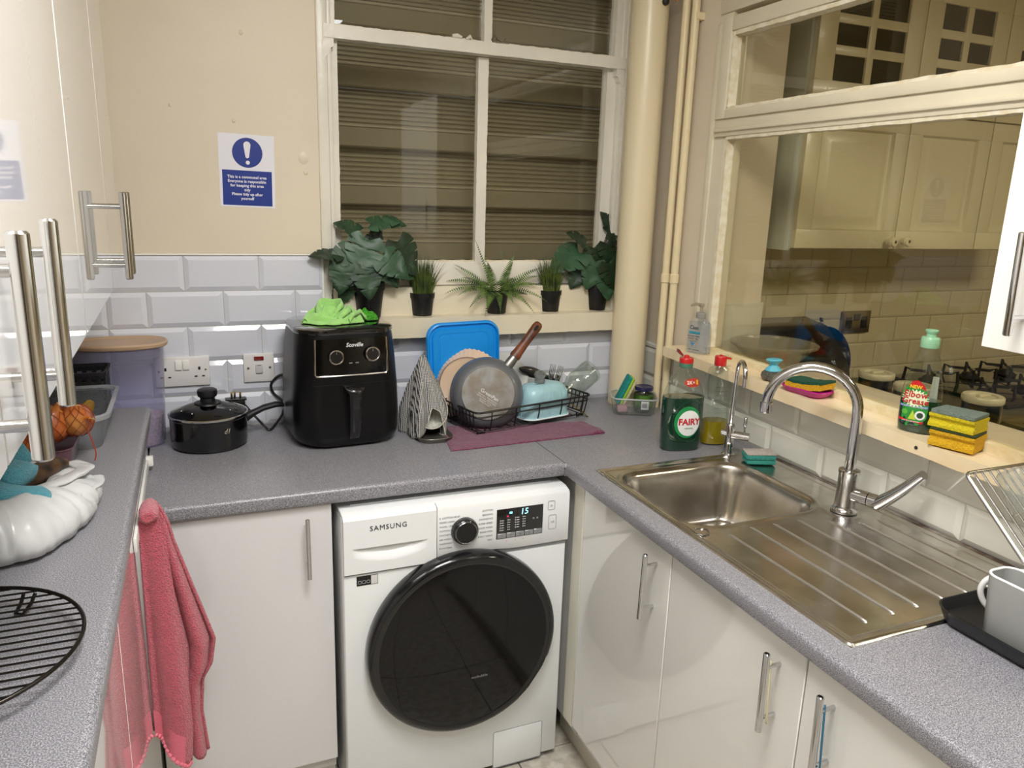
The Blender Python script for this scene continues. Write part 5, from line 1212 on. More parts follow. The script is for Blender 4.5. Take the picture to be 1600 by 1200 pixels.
sf2 = surf(prof, 2.4, .0013); decal(sf2, [(ox-.0185, .103), (ox+.018, .0975), (ox+.014, .108), (ox+.001, .1185), (ox-.010, .1165)], mat('label_red2', '#C4161E', .35), 'red_top', t)
star = []
for i in range(44): a = 2*PI*i/44; k = 1.0 if i % 2 else .72; star.append((ox-.001+.029*k*math.cos(a), .078+.021*k*math.sin(a)))
decal(sf2, star, mat('label_cream', '#E6F0C8', .35), 'starburst', t)
sf3 = surf(prof, 2.4, .0018); RI = mat('label_red', '#C01A26', .4)
tx(sf3, 'lettering', 'NEW', .0105, mat('label_yellow', '#F2C230', .4), t, ox-.003, .1035, .0003, bold=.0004)
tx(sf3, 'lettering', 'Elbow', .0195, RI, t, ox-.0015, .0865, .0003, bold=.0003, shear=.1); tx(sf3, 'lettering', 'Grease', .0185, RI, t, ox-.0010, .0715, .0003, bold=.0003, shear=.1)
decal(sf2, [(ox-.029, .056), (ox+.027, .056), (ox+.027, .0625), (ox-.030, .0625)], mat('label_blue', '#1E5FA8', .35), 'blue_band', t); tx(sf3, 'lettering', 'WASHING UP LIQUID', .0056, mat('label_white', '#E8E9E6', .35), t, ox-.001, .0592, .0002)
decal(sf2, ell(ox+.013, .041, .0105, .0105, 24), mat('label_white', '#E8E9E6', .35), 'emblem', t); decal(sf3, ell(ox+.013, .041, .0065, .0065, 20), mat('emblem_dark', '#2E4A34', .4), 'emblem_centre', t)
decal(sf2, [(ox-.010, .030), (ox-.002, .052), (ox+.006, .030)], mat('label_lime', '#B8CE3A', .35), 'lime_spray', t); decal(sf2, ell(ox-.018, .046, .006, .006, 16), mat('label_leaf', '#5FAE3F', .35), 'lime_spot', t)
decal(sf2, [(ox-.0285, .025), (ox+.019, .021), (ox+.0225, .0265), (ox-.030, .031)], mat('label_red2', '#C4161E', .35), 'red_band', t); tx(sf3, 'lettering', 'cuts through grease', .0044, mat('label_white', '#E8E9E6', .35), t, ox-.004, .0262, .0002)
# back label seen through the plastic
o_ = G().sheet([[(.022+.014*math.cos(a)*(1-.3*k), .0190-.006*abs(math.cos(a)), .078+.034*k*2-.005) for a in (2.2, 1.6, 1.0)] for k in (0, .25, .5, .75)]).out('back_label', mat('back_label', '#B9B7A6', .6), t)
# two yellow sponges stacked
YS = SPG('yellow_foam2', '#E3B01C'); YS2 = SPG('yellow_foam3', '#E0CB1E')
def grip_sponge(t, z0, h, L, D, m, grip=True):
    rings = []; n = 12
    sec = [(D/2, 0), (D/2, h*.25), (D/2*.86, h*.42), (D/2*.84, h*.62), (D/2*1.02, h*.80), (D/2*1.02, h)]
    ring = [(-y, z) for y, z in sec[::-1]] + [(y, z) for y, z in sec]
    g = G().loft([[(x, y, z0+z) for y, z in ring] for x in [-L/2+L*i/n for i in range(n+1)]]); return wav(g, .0007, 55)
t = thing('sponge', 'lower golden yellow grip sponge of the stack on the window sill', 'sponge', (1.695, -1.305, zs(-1.305)+.003), math.radians(-72), 'yellow sponges stacked on the sill')
grip_sponge(t, 0, .032, .088, .070, YS).out('foam', YS, t); wav(G().box(-.043, .043, -.034, .034, .0325, .0375, .001, 1), .001, 80).out('scourer_side', SPG('olive_scourer', '#3D4A2A'), t)
t = thing('sponge', 'upper yellow grip sponge with grey green scourer on the window sill stack', 'sponge', (1.696, -1.300, zs(-1.300)+.042), math.radians(-76), 'yellow sponges stacked on the sill')
grip_sponge(t, 0, .028, .090, .070, YS2).out('foam', YS2, t)
wav(G().box(-.044, .044, -.034, .034, .0285, .0365, .002, 2), .0022, 70).out('scourer_side', SPG('grey_green_scourer', '#77867C'), t)

# ---------------- lower right: drainer rack, holder, mug, tray ----------------
t = thing('drip_tray', 'black plastic drip tray under the chrome plate rack at the right edge', 'tray', (1.530, -1.760, ZW+.004))
G().loft([rr(.262, .44, .03, 6, 0), rr(.270, .448, .034, 6, .003), rr(.288, .466, .04, 6, .026), rr(.290, .468, .041, 6, .028), rr(.284, .462, .04, 6, .0285), rr(.266, .444, .03, 6, .010), rr(.05, .05, .01, 6, .009)]).out('tray_body', mat('tray_black', '#141518', .35), t)
t = thing('cutlery_holder', 'grey plastic cutlery holder with white rim standing in the black tray', 'holder', (1.432, -1.686, ZW+.0115))
HG = mat('holder_grey', '#9A9B98', .45)
G().loft([rr(.056, .150, .018, 8, 0), rr(.060, .156, .020, 8, .004), rr(.066, .170, .022, 8, .112), rr(.060, .164, .020, 8, .112), rr(.054, .150, .018, 8, .006), rr(.02, .05, .01, 8, .005)]).out('holder_body', HG, t)
G().tube([(x, y, .1125) for x, y, _ in rr(.063, .167, .021, 8)], .0023, 8, closed=True).out('white_rim', mat('white_rim_plastic', '#EFEFED', .3), t)
t = thing('mug', 'white mug partly hidden behind the grey cutlery holder', 'mug', (1.508, -1.625, ZW+.0135))
MG = mat('white_glazed_mug', '#E9E8E4', .12, coat=1)
G().lathe([(.030, 0), (.036, .003), (.040, .012), (.041, .086), (.0395, .088), (.038, .086), (.037, .012), (.005, .008)], 48).out('mug_body', MG, t)
hv = Vector((-.62, .78, 0)).normalized(); hp = spl([hv*.038+Vector((0, 0, .078)), hv*.056+Vector((0, 0, .080)), hv*.073+Vector((0, 0, .066)), hv*.078+Vector((0, 0, .046)), hv*.070+Vector((0, 0, .026)), hv*.054+Vector((0, 0, .014)), hv*.038+Vector((0, 0, .014))], 7)
G().tube(hp, .0052, 14).out('handle', MG, t)
t = thing('plate_rack', 'chrome wire plate rack leaning above the black tray at the right edge', 'rack', (0, 0, 0))
g = G(); A, B, Cc, D = Vector((1.470, -1.492, 1.158)), Vector((1.69, -1.492, 1.158)), Vector((1.69, -1.735, .945)), Vector((1.470, -1.735, .945))
fr_ = []
for p, q, r_ in ((D, A, B), (A, B, Cc), (B, Cc, D), (Cc, D, A)):
    for k in range(5): f_ = k/4; fr_.append((q+(p-q).normalized()*.012*(1-f_)).lerp(q+(r_-q).normalized()*.012*f_, f_) if 0 < k < 4 else (q+(p-q).normalized()*.012 if k == 0 else q+(r_-q).normalized()*.012))
G().tube(fr_, .0033, 10, closed=True).out('frame', STEEL, t)
for i in range(1, 11): f_ = i/11; G().tube([A.lerp(B, f_), D.lerp(Cc, f_)], .0019, 8).out('wire', STEEL, t)
for x in (1.475, 1.685): G().tube([(x, -1.70, .975), (x, -1.88, 1.10), (x, -1.95, .93)], .0033, 8).out('rear_leg', STEEL, t)
t = thing('tumbler', 'clear plastic tumbler upside down on the chrome rack at the right edge', 'glass', (1.540, -1.574, 1.112)); t.rotation_euler = (math.radians(-38), 0, 0)
G().lathe([(.034, 0), (.0345, .002), (.030, .070), (.026, .074), (.002, .074)], 36, cap0=False).out('tumbler_wall', clear('frosted_clear', '#EFF1EE', 1.4, .08, body=.15, bodycol='#D3D3CC'), t)
# ---------------- pink towel on the rail ----------------
t = thing('hand_towel', 'coral pink terry hand towel hanging in folds from the left units', 'towel', (0, 0, 0))
TW = mat('coral_terry', '#D4596A', .95, var=.12, vscale=120, bump=4, bscale=330, sheen=.5)
def towel_sheet(prof_l, prof_r, hem, y0, amp, ph, kf, NS=70, NTt=90, dy=.0):
    def ip(P, z):
        P = sorted(P)
        if z <= P[0][0]: return P[0][1]
        for (a, b), (c, d) in zip(P, P[1:]):
            if z <= c: return b+(d-b)*(z-a)/(c-a)
        return P[-1][1]
    rows = []
    for j in range(NTt+1):
        tt = j/NTt; row = []
        for i in range(NS+1):
            s = i/NS; zb = ip(hem, s); z = .978*(1-tt) + zb*tt; xl, xr = ip(prof_l, z), ip(prof_r, z); x = xl+(xr-xl)*s
            op = min(1, tt*1.6)
            y = y0 + amp*op*(math.sin(ph + kf*2*PI*s) * .5) + dy*op*s + .004*mnoise.noise(Vector((x*20, z*12, ph)))
            x += .006*op*math.cos(ph+kf*2*PI*s)*math.sin(PI*s)
            if tt < .06: y += .0*(1-tt/.06); z -= .010*(2*s-1)**2*(1-tt/.06)
            row.append((x, y, z))
        rows.append(row)
    return rows, G().sheet(rows)
L1 = [(.98, .101), (.94, .096), (.46, .092), (.3, .092)]
rows1, g1 = towel_sheet(L1, [(.98, .132), (.93, .143), (.80, .150), (.60, .163), (.45, .166), (.36, .158)], [(0, .462), (.3, .428), (.6, .392), (.85, .368), (1, .372)], -.765, .022, .4, 1.1)
o = g1.out('front_fold', TW, t, angle=80); md = o.modifiers.new('s', 'SOLIDIFY'); md.thickness = .007; md.offset = 0
rows2, g2 = towel_sheet([(.98, .112), (.80, .125), (.6, .135), (.4, .140)], [(.98, .137), (.93, .150), (.888, .157), (.76, .190), (.634, .223), (.573, .213), (.538, .193), (.46, .186), (.3, .198)], [(0, .470), (.25, .40), (.5, .365), (.75, .348), (1, .352)], -.735, .040, 2.4, 2.1, dy=.02)
o = g2.out('back_fold', TW, t, angle=80); md = o.modifiers.new('s', 'SOLIDIFY'); md.thickness = .007; md.offset = 0
# the over-the-rail roll at the top
g = G(); g.loft([[Vector((.117, yy, .966)) + Vector((.0185*k*math.cos(q), 0, .015*k*math.sin(q))) for q in [2*PI*i/20 for i in range(20)]] for yy, k in ((-.785, .6), (-.778, .95), (-.75, 1.05), (-.72, .95), (-.700, .6))]); wav(g, .002, 60).out('top_roll', TW, t)
HM = mat('coral_hem', '#DB7080', .8, bump=.6, bscale=300)
def hemstrip(rows, k0, nm, off=-.0045):
    NTt = len(rows)-1; r_ = rows[k0:]; return G().sheet([[(x, y+off, z) for x, y, z in row] for row in r_]).out(nm, HM, t, angle=80)
hemstrip(rows1, 80, 'flat_hem_band')
# gathered satin edge
e = rows1[-1]; ed = [(x, y-.004-.002*math.sin(i*1.25), z-.004) for i, (x, y, z) in enumerate(e)]; G().tube(ed, [.0038+.0012*math.sin(i*1.25) for i in range(len(ed))], 8).out('gathered_edge', mat('coral_edge', '#E07A8A', .6), t)
e = rows2[-1]; G().tube([(x, y, z) for x, y, z in e], .0032, 8).out('gathered_edge', mat('coral_edge', '#E07A8A', .6), t)

# ---------------- left foreground ----------------
t = thing('cooling_rack', 'round dark wire cooling rack on the left worktop in the foreground', 'rack', (-.0735, -1.386, ZL))
DW = mat('dark_wire', '#3A3632', .28, metal=.9)
R0 = .153; ring = [(R0*math.cos(a), R0*math.sin(a), .026) for a in [2*PI*i/72 for i in range(72)]]
G().tube(ring, .0026, 10, closed=True).out('outer_ring', DW, t)
for i in range(-9, 10):
    y = i*.0160; w_ = math.sqrt(max(0, R0*R0-y*y)); ca, sa = math.cos(.02), math.sin(.02)
    G().tube([(-w_, y, .0238), (w_, y, .0238)], .0014, 8).out('bar', DW, t)
for a in (62, 178, 300):
    ca, sa = math.cos(math.radians(a)), math.sin(math.radians(a)); 
    G().tube([(ca*.147, sa*.147, .024), (ca*.139, sa*.139, .012), (ca*.128, sa*.128, .0035), (ca*.128+sa*.010, sa*.128-ca*.010, .003), (ca*.139+sa*.014, sa*.139-ca*.014, .012), (ca*.147+sa*.016, sa*.147-ca*.016, .024)], .0024, 8).out('foot', DW, t)
# white carrier bag holding dark bananas
t = thing('carrier_bag', 'white plastic bag folded open around blackened bananas on the left worktop', 'bag', (-.090, -.905, ZL))
BAG = mat('white_bag_film', '#DCDDDC', .3, bump=.5, bscale=22, alpha=.95, coat=.2, trans=.1)
NA = 200
def bagring(cx, cy, rw, rd, z, cr_, tilt=0, k=0):
    row = []
    for i in range(NA+1):
        a = 2*PI*(i % NA)/NA; c, s_ = math.cos(a), math.sin(a)
        v = Vector((c*1.5, s_*1.5, z*6)); n_ = mnoise.noise(v*1.3); r1 = abs(mnoise.noise(Vector((c*3+n_, s_*3, z*10)))); r2 = abs(mnoise.noise(Vector((c*8+2*n_, s_*8, z*26+3)))); r3 = abs(mnoise.noise(Vector((c*16, s_*16, z*50+9))))
        f_ = 1 + .06*n_ - cr_*(1.4*(1-min(1, r1*4))*.06 + (1-min(1, r2*4))*.045 + (1-min(1, r3*5))*.02)
        row.append((cx+rw*f_*c, cy+rd*f_*s_, max(.0015, z + tilt*s_ + cr_*.010*mnoise.noise(Vector((c*4, s_*4, k))) )))
    return row
R_ = [(0, -.03, .06, .10, .002, 0, 0), (0, -.03, .120, .18, .003, .1, 0), (0, -.03, .142, .208, .008, .25, 0), (0, -.03, .148, .216, .020, .4, -.004), (0, -.03, .145, .213, .034, .5, -.010), (-.003, -.03, .136, .204, .046, .7, -.016), (-.006, -.028, .121, .188, .055, .8, -.020), (-.010, -.024, .104, .168, .061, .7, -.022), (-.012, -.020, .091, .150, .064, .5, -.022), (-.014, -.018, .083, .140, .062, .4, -.022), (-.015, -.018, .077, .132, .052, .5, -.02), (-.016, -.018, .070, .122, .036, .5, -.015)]
rows = [bagring(*r, k=i*.35) for i, r in enumerate(R_)]
g = G().sheet(rows); bmesh.ops.remove_doubles(g.bm, verts=g.bm.verts, dist=.0002); o = g.out('bag_film', BAG, t, angle=80)
def fold(P, w_, nm):
    P = spl(P, 6); g = G(); rings = []
    for i, p in enumerate(P):
        tn = (P[min(i+1, len(P)-1)]-P[max(i-1, 0)]).normalized(); sv = tn.cross(Vector((0, 0, 1))).normalized(); up = sv.cross(tn)
        rings.append([p + sv*(w_*math.cos(q)*(1+.3*mnoise.noise(p*40+Vector((q, 0, 0))))) + up*(w_*.30*math.sin(q)*(1+.5*mnoise.noise(p*70+Vector((0, q, 0))))) for q in [2*PI*j/20 for j in range(20)]])
    return G().loft(rings).out(nm, BAG, t, angle=80)
fold([(-.10, -.08, .080), (-.075, .02, .066), (-.03, .085, .058), (.03, .120, .052), (.075, .125, .046)], .014, 'folded_lip')
fold([(.085, .128, .042), (.110, .095, .044), (.108, .04, .052), (.090, -.02, .060), (.055, -.09, .070)], .015, 'folded_lip')
fold([(.132, .07, .030), (.134, .02, .034), (.120, -.04, .042), (.095, -.10, .052)], .012, 'folded_lip')
BN = mat('black_banana', '#1E1510', .5, var=.5, vscale=30, vcol='#5A3E22', bump=.4, bscale=40)
def banana(name_, pts, r, m, lb, loc):
    P = spl(pts, 7); n = len(P); rad = [r*(.25+.75*math.sin(PI*min(1, (i/(n-1))*.96+.02))**.5) for i in range(n)]
    o = G().tube(P, rad, 10).out(name_, m); return tag(o, lb, 'banana', loc=loc)
banana('banana', [(.078, .100, .052), (.062, .060, .060), (.038, .00, .064), (.010, -.06, .066), (-.02, -.12, .064)], .019, BN, 'blackened banana lying uppermost inside the white bag', (-.090, -.905, ZL))
banana('banana', [(.048, .08, .046), (.022, .03, .052), (-.010, -.03, .056), (-.045, -.10, .056)], .019, mat('brown_banana', '#4A2F18', .5, var=.5, vscale=25, vcol='#1B120C'), 'brown spotted banana beneath the black one in the white bag', (-.090, -.905, ZL))
# teal cloth folded over the bag
t = thing('teal_cloth', 'teal ribbed cloth bundled over the bag at the left edge', 'cloth', (0, 0, 0))
TC = mat('teal_knit', '#4FA3B5', .95, var=.1, vscale=60, bump=2.5, bscale=240, stretch=(1, 1, 3), sheen=.3)
def slab(P, w_, th, nm, n=12):
    """soft rolled cloth following path P"""
    P = spl(P, 6); rings = []
    for i, p in enumerate(P):
        tn = (P[min(i+1, len(P)-1)]-P[max(i-1, 0)]).normalized(); sv = tn.cross(Vector((0, 0, 1))).normalized(); up = sv.cross(tn).normalized(); k = min(1, .55+min(i, len(P)-1-i)*.25)
        rings.append([p + sv*(w_*k*math.cos(q)*(1+.06*math.sin(3*q+i*.4))) + up*(th*k*math.sin(q)) for q in [2*PI*j/24 for j in range(24)]])
    return wav(G().loft(rings), .0025, 30).out(nm, TC, t, angle=80)
slab([(-.17, -1.00, 1.135), (-.11, -1.00, 1.128), (-.05, -1.00, 1.114), (-.008, -.985, 1.104)], .036, .019, 'rolled_end')
slab([(-.19, -.93, 1.160), (-.12, -.93, 1.155), (-.075, -.94, 1.140), (-.045, -.95, 1.125)], .042, .018, 'folded_middle')
slab([(-.12, -.86, 1.190), (-.10, -.87, 1.175), (-.085, -.885, 1.155), (-.075, -.90, 1.130)], .034, .012, 'hanging_flap')
# tub of onions in a net
t = thing('plastic_tub', 'pinkish translucent tub under the onions behind the white bag', 'tub', (-.085, -.655, ZL+.001))
PKP = clear('pink_clear_plastic', '#E0C9D1', 1.4, .15, body=.4, bodycol='#9C7484')
G().loft([rr(.13, .15, .02, 6, 0), rr(.136, .156, .022, 6, .004), rr(.15, .17, .025, 6, .052), rr(.156, .176, .027, 6, .054), rr(.156, .176, .027, 6, .056), rr(.146, .166, .024, 6, .052)], True, False).out('tub_wall', PKP, t)
ON = mat('onion_skin', '#C0622A', .35, var=.4, vscale=14, vcol='#D98E45', coat=.3, stretch=(1, 1, .2), bump=.3, bscale=30)
NET = mat('orange_net', '#8E3414', .5)
def onion(loc, r, rot, lb, m=ON):
    t = thing('onion', lb, 'onion', loc, 0, 'onions in the orange net'); t.rotation_euler = rot
    G().lathe([(r*.10, -r*.88), (r*.55, -r*.78), (r*.90, -r*.38), (r, 0), (r*.93, r*.36), (r*.62, r*.74), (r*.28, r*.94), (r*.13, r*1.15), (r*.10, r*1.38)], 32).out('bulb', m, t)
    g = G(); g.tube([(0, 0, r*1.2), (.003, 0, r*1.5), (.007, .002, r*1.7)], [.003, .002, .001], 6); g.out('dry_neck', mat('dry_neck', '#A9793E', .8), t); return t
onion((-.058, -.650, ZL+.086), .040, (.3, .5, 0), 'large reddish onion in orange net, centre of the heap')
onion((-.010, -.640, ZL+.088), .033, (.8, 1.2, 0), 'golden onion nearest the clear tub, right end of the net', mat('golden_onion', '#C98843', .35, var=.45, vscale=16, vcol='#B4571F', coat=.3, stretch=(1, 1, .2)))
onion((-.118, -.665, ZL+.075), .036, (-.4, .9, 0), 'onion at the left end of the net under the wall unit')
onion((-.085, -.735, ZL+.064), .030, (1.4, .3, .5), 'small onion low at the front of the net above the pinkish tub', mat('golden_onion', '#C98843', .35))
g = G(); rr_ = random.Random(2)
for (cx, cy, cz, r) in ((-.058, -.650, ZL+.086, .0415), (-.010, -.640, ZL+.088, .0345), (-.118, -.665, ZL+.075, .0375), (-.085, -.735, ZL+.064, .0315)):
    for fam in (-1, 1):
        for k in range(11):
            ph = 2*PI*k/11; pts = []
            for i in range(11):
                th = -1.2+2.4*i/10; a = ph + fam*.75*th; pts.append((cx + r*math.cos(th)*math.cos(a), cy + r*math.cos(th)*math.sin(a), cz + r*math.sin(th)))
            g.tube(pts, .0006, 4)
g.tube(spl([(.012, -.66, ZL+.070), (.020, -.675, ZL+.050), (.026, -.69, ZL+.030), (.024, -.70, ZL+.018)], 5), .0014, 5)
tag(g.out('onion_net', NET, kind='stuff'), 'orange net bag stretched around the onions', 'net')
# clear tub with banana
t = thing('plastic_tub', 'clear plastic tub holding a yellow banana in front of the black basket', 'tub', (-.062, -.440, ZL+.001))
CT = clear('cloudy_clear_plastic', '#F1F3F4', 1.42, .10, body=.13, bodycol='#C9CDD2')
G().loft([rr(.165, .26, .03, 6, 0), rr(.172, .268, .032, 6, .004), rr(.196, .296, .04, 6, .070)], True, False).out('tub_wall', CT, t)
G().loft([rr(.196, .296, .04, 8, .066), rr(.214, .314, .046, 8, .067), rr(.216, .316, .047, 8, .076), rr(.198, .298, .041, 8, .077), rr(.194, .294, .04, 8, .070)], False, False).out('tub_rim', clear('cloudy_rim', '#F1F3F4', 1.5, .1, body=.5, bodycol='#B8BCC0'), t)
YB = mat('yellow_banana', '#D9B222', .5, var=.35, vscale=22, vcol='#7A5A1A')
banana('banana', [(-.06, .02, .040), (-.02, -.02, .048), (.02, -.03, .055), (.05, -.005, .066), (.060, .010, .080)], .016, YB, 'yellow banana sticking up in the clear tub behind the onions', (-.062, -.470, ZL))
banana('banana', [(-.09, .06, .035), (-.04, .06, .04), (.01, .04, .045), (.04, .03, .05)], .016, mat('brown_banana2', '#8A5A22', .5, var=.4, vscale=22), 'browner banana lying lower in the clear tub', (-.062, -.470, ZL))
# black woven basket
t = thing('storage_basket', 'black plastic woven basket in the corner under the wall units', 'basket', (-.098, -.262+.03, ZL+.001))
BK = mat('basket_black', '#18181B', .4)
Wb, Db, Hb = .215, .105, .108
G().box(-Wb/2, Wb/2, -Db/2, Db/2, 0, .004, .001).out('basket_floor', BK, t)
G().loft([rr(Wb+.012, Db+.012, .014, 5, Hb-.010), rr(Wb+.016, Db+.016, .016, 5, Hb), rr(Wb+.004, Db+.004, .012, 5, Hb), rr(Wb+.002, Db+.002, .012, 5, Hb-.010)], False, False).out('basket_rim', BK, t)
g = G()
for k in range(6): z = .008+k*.0165; g.loft([rr(Wb+.004, Db+.004, .012, 5, z), rr(Wb+.006, Db+.006, .012, 5, z+.010), rr(Wb-.002, Db-.002, .010, 5, z+.010), rr(Wb-.002, Db-.002, .010, 5, z)], False, False)
for i in range(10):
    x = -Wb/2+.01+(Wb-.02)*i/9
    for s in (-1, 1): g.box(x-.005, x+.005, s*Db/2-.0035, s*Db/2+.0035, 0, Hb-.006)
for i in range(5):
    y = -Db/2+.012+(Db-.024)*i/4
    for s in (-1, 1): g.box(s*Wb/2-.0035, s*Wb/2+.0035, y-.005, y+.005, 0, Hb-.006)
g.out('woven_sides', BK, t)

# ---------------- neighbouring kitchen ----------------
CRM = mat('cream_cabinet', '#DFD5B4', .35, coat=.1); CRP = mat('pale_side_panel', '#D3D6C6', .45)
YC = -.345
def nplace(): pass
t = thing('worktop', 'dark worktop in the neighbouring kitchen seen through the internal window', 'worktop')
NWm = mat('dark_grey_worktop', '#5C564A', .35)
g = G(); g.box(XO+.002, 4.6, -.62, -.006, .872, .91, .004); g.box(XO+.002, 2.60, -2.6, -.621, .872, .91, .004); g.out('counter', NWm, t)
t = thing('base_unit', 'cream base units under the neighbouring kitchen worktop', 'kitchen unit'); G().box(XO+.01, 4.6, -.58, -.02, 0, .87).out('carcass', CRM, t); G().box(XO+.01, 2.56, -2.6, -.62, 0, .87).out('carcass', CRM, t)
def panel_door(t, x0, x1, z0, z1, name='door'):
    y = YC; fw = .062
    d = G(); d.box(x0, x1, y-.004, y+.016, z0, z0+fw, .002); d.box(x0, x1, y-.004, y+.016, z1-fw, z1, .002); d.box(x0, x0+fw, y-.004, y+.016, z0+fw, z1-fw, .001); d.box(x1-fw, x1, y-.004, y+.016, z0+fw, z1-fw, .001)
    a, b, c, e = x0+fw, x1-fw, z0+fw, z1-fw
    def r_(i, yy): return [(a+i, yy, c+i), (b-i, yy, c+i), (b-i, yy, e-i), (a+i, yy, e-i)]
    d.loft([r_(0, y-.004), r_(.006, y+.008), r_(.016, y+.008), r_(.040, y-.002), r_(.05, y-.002)], False, True); return d.out(name, CRM, t)
def glass_door(t, x0, x1, z0, z1):
    y = YC; fw = .075; g = G(); g.box(x0, x1, y-.004, y+.016, z0, z0+fw, .002); g.box(x0, x1, y-.004, y+.016, z1-fw, z1, .002); g.box(x0, x0+fw, y-.004, y+.016, z0+fw, z1-fw, .001); g.box(x1-fw, x1, y-.004, y+.016, z0+fw, z1-fw, .001)
    xm = (x0+x1)/2; g.box(xm-.014, xm+.014, y-.003, y+.012, z0+fw, z1-fw, .001); n = 3
    for k in range(1, n): z = z0+fw+(z1-z0-2*fw)*k/n; g.box(x0+fw, x1-fw, y-.002, y+.011, z-.014, z+.014, .001)
    d = g.out('glazed_door', CRM, t)
    for i in range(2):
        for k in range(n):
            za = z0+fw+(z1-z0-2*fw)*k/n; zb = z0+fw+(z1-z0-2*fw)*(k+1)/n; xa, xb = (x0+fw, xm) if i == 0 else (xm, x1-fw); G().box(xa, xb, y+.006, y+.009, za, zb).out('cabinet_pane', mat('smoked_pane', '#3A3525', .12, coat=.6), d)
def knob(d, x, z): G().lathe([(.011, 0), (.008, .006), (.008, .012), (.017, .018), (.0185, .025), (.015, .031), (.006, .033)], 24, M=axis_M((x, YC-.004, z), (0, -1, 0))).out('knob', mat('cream_knob', '#E0D6B0', .25, coat=.3), d); G().lathe([(.006, 0), (.005, .0015)], 16, M=axis_M((x, YC-.0365, z), (0, -1, 0))).out('knob_screw', mat('knob_screw', '#6B5B34', .3, metal=.8), d)
for i, (x0, x1, lb) in enumerate(((2.080, 2.528, 'cream wall cabinet with a panelled door, leftmost behind the internal window'), (2.532, 2.938, 'cream wall cabinet with a panelled door, second behind the internal window'), (2.942, 3.39, 'cream wall cabinet partly behind the right wall unit, third behind the glass'))):
    t = thing('wall_cabinet', lb, 'wall cabinet', group=None)
    G().box(x0+.001, x1-.001, YC+.018, -.008, 1.472, 2.45).out('carcass', CRP if i == 0 else CRM, t)
    if i == 0:
        G().box(x0-.010, x0, YC+.020, -.008, 1.466, 2.45).out('side_panel', CRP, t)
    d = panel_door(t, x0, x1, 1.475, 1.925); glass_door(t, x0, x1, 1.930, 2.36)
    if i == 0: knob(d, 2.500, 1.500)
    if i == 1: knob(d, 2.566, 1.502)
G().box(2.078, 3.4, YC-.012, YC+.02, 2.37, 2.42, .004).out('cornice', CRM, t)
# chrome socket
t = thing('wall_socket', 'chrome double socket on the cream tiles through the internal window', 'socket', (2.764, -.008, 1.152))
G().box(-.077, .077, -.010, 0, -.046, .046, .002).out('face_plate', mat('dull_chrome', '#9C9484', .25, metal=.9), t)
for s in (-1, 1): G().box(s*.042-.015, s*.042+.015, -.013, -.0102, -.026, .022, .001).out('socket_face', mat('socket_dark', '#22252C', .3), t)
G().box(-.016, .016, -.014, -.0102, .008, .034, .001).out('rocker_switch', mat('socket_dark', '#22252C', .3), t)
# bread bin, bowl, canisters, rack
t = thing('bread_bin', 'black roll top bread bin with dark blue end behind the internal window', 'bread bin', (0, 0, 0))
sec = [(-.31, .912), (-.31, .965)] + [(-.31+.20*(1-math.cos(a)), .965+.215*math.sin(a)) for a in [PI/2*i/10 for i in range(1, 11)]] + [(-.05, 1.19), (-.045, 1.18), (-.045, .912)]
BB = mat('bin_black', '#0C0C0E', .14, coat=.8)
G().loft([[(x, y, z) for y, z in sec] for x in (2.06, 2.455)]).out('bin_body', BB, t)
be = [(2.456, -.18+.118*math.cos(a), 1.045+.125*math.sin(a)) for a in [2*PI*i/36 for i in range(36)]]
G().poly(be, (.004, 0, 0)).out('blue_end', mat('deep_blue_enamel', '#0E2E5C', .2, coat=.6), t)
for y, z in ((-.13, 1.188), (-.26, 1.10)): G().lathe([(.010, 0), (.008, .006), (.003, .008)], 16, M=axis_M((2.457, y, z), (1, -.2, .2))).out('chrome_stud', CHROME, t)
t = thing('mixing_bowl', 'wide translucent plastic bowl on the sill just behind the internal window glass', 'bowl', (1.912, -.492, 1.1185))
G().lathe([(.060, 0), (.070, .003), (.100, .035), (.122, .060), (.133, .063), (.136, .070), (.130, .073), (.124, .069), (.117, .058), (.066, .008), (.01, .005)], 64).out('bowl_body', clear('cloudy_bowl', '#EEEBE0', 1.42, .1, body=.3, bodycol='#BDB69C'), t)
def canister(loc, r, h, m, lb):
    t = thing('canister', lb, 'canister', loc, 0, 'canisters on the neighbouring worktop'); G().lathe([(r*.92, 0), (r*.96, .004), (r, h)], 36).out('jar_body', m, t)
    l_ = G().lathe([(r*1.02, h), (r*1.06, h+.004), (r*1.06, h+.016), (r*1.0, h+.020), (r*.74, h+.019), (r*.72, h+.014), (r*.02, h+.014)], 36).out('lid', mat('cream_lid', '#CFC7A8', .35), t)
    G().box(-r*.45, r*.45, -r*.14, r*.14, h+.014, h+.024, .003).out('lid_grip', mat('cream_lid', '#CFC7A8', .35), l_)
canister((2.262, -.590, .911), .052, .165, mat('navy_canister', '#14181F', .12, coat=.8), 'dark glass canister with cream lid, leftmost of those behind the glass')
canister((2.250, -.745, .911), .056, .160, mat('grey_canister', '#4A4A46', .3), 'grey canister with cream lid behind the red and green labelled bottle')
canister((2.300, -.930, .911), .052, .170, mat('navy_canister', '#14181F', .12, coat=.8), 'dark canister with cream lid beyond the labelled bottle and yellow sponges')
t = thing('toast_rack', 'small chrome rack standing between bread bin and socket', 'rack', (2.42, -.44, .911))
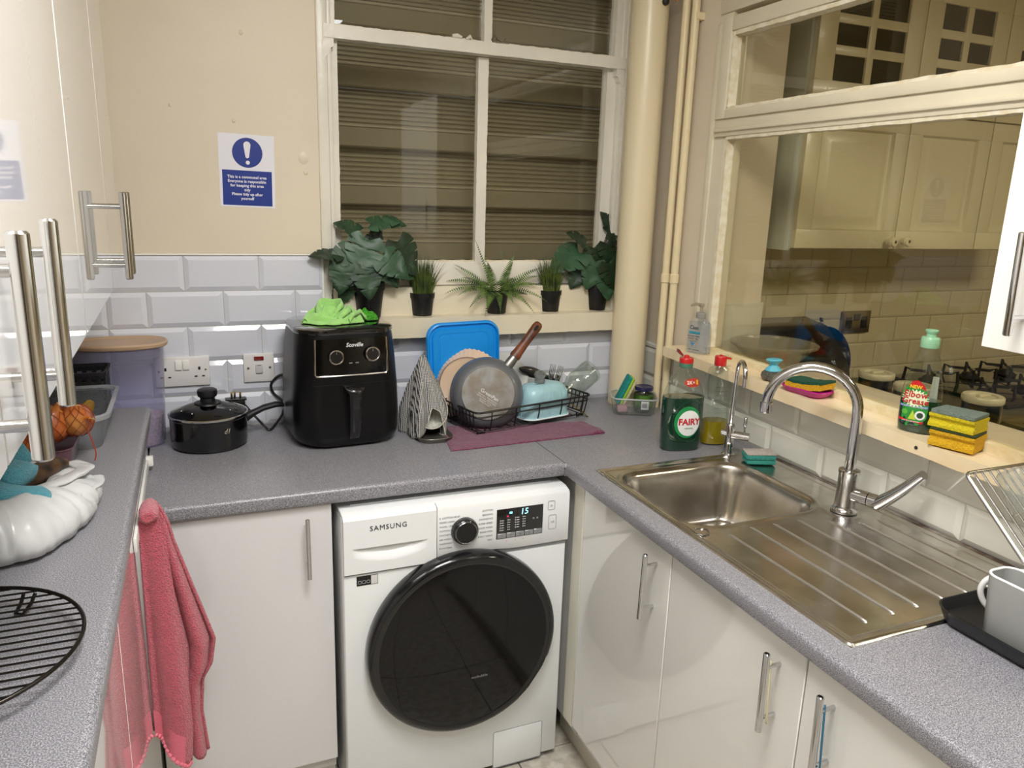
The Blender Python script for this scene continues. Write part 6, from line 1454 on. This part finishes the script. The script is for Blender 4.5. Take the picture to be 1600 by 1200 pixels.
for x in (0, .03): G().tube([(x, -.05, .004), (x, -.05, .11), (x, -.04, .125), (x, .04, .125), (x, .05, .11), (x, .05, .004)], .003, 8).out('hoop', CHROME, t)
G().tube([(-.06, 0, .06), (.06, 0, .06)], .003, 8).out('bar', CHROME, t); G().box(-.07, .09, -.06, .06, 0, .004).out('rack_base', CHROME, t)
tag(G().box(2.33, 2.56, -.50, -.40, .998, 1.006, .002).out('chopping_board', mat('pale_wood_board', '#B39A6A', .5)), 'pale wooden board edge lying beside the bread bin', 'board')
bpy.data.objects['chopping_board'].location = (-.02, .0, 0)
t = thing('gas_hob', 'black gas hob with cast iron pan supports in the neighbouring kitchen', 'hob', (0, 0, 0))
HB = mat('hob_black', '#121210', .15, coat=.8); CI = mat('cast_iron', '#1A1917', .6)
G().box(2.95, 3.60, -.58, -.06, .911, .925, .004).out('hob_plate', HB, t)
for cx in (3.02, 3.25, 3.48):
    for cy in (-.20, -.44):
        G().lathe([(.04, .925), (.045, .93), (.03, .94), (.026, .948), (.002, .948)], 24, M=Matrix.Translation((cx, cy, 0))).out('burner', CI, t)
        for a in range(4):
            ca, sa = math.cos(PI/4+PI/2*a), math.sin(PI/4+PI/2*a); G().tube([(cx+ca*.02, cy+sa*.02, .965), (cx+ca*.075, cy+sa*.075, .965), (cx+ca*.095, cy+sa*.095, .975), (cx+ca*.10, cy+sa*.10, .925)], .006, 6).out('pan_support', CI, t)
t = thing('roasting_tin', 'dark lidded roasting tin low behind the glass beside the yellow sponges', 'tin', (2.32, -1.20, .911))
G().loft([rr(.20, .34, .03, 6, 0), rr(.22, .36, .035, 6, .10), rr(.235, .375, .04, 6, .105), rr(.235, .375, .04, 6, .112), rr(.19, .33, .03, 6, .150), rr(.05, .1, .02, 6, .155)]).out('tin_body', mat('dark_roasting_tin', '#1B1813', .25, coat=.5, var=.4, vscale=30, vcol='#2F2A20'), t)
G().tube([(0, -.05, .152), (0, -.04, .175), (0, .04, .175), (0, .05, .152)], .006, 8).out('lid_handle', STEEL, t)
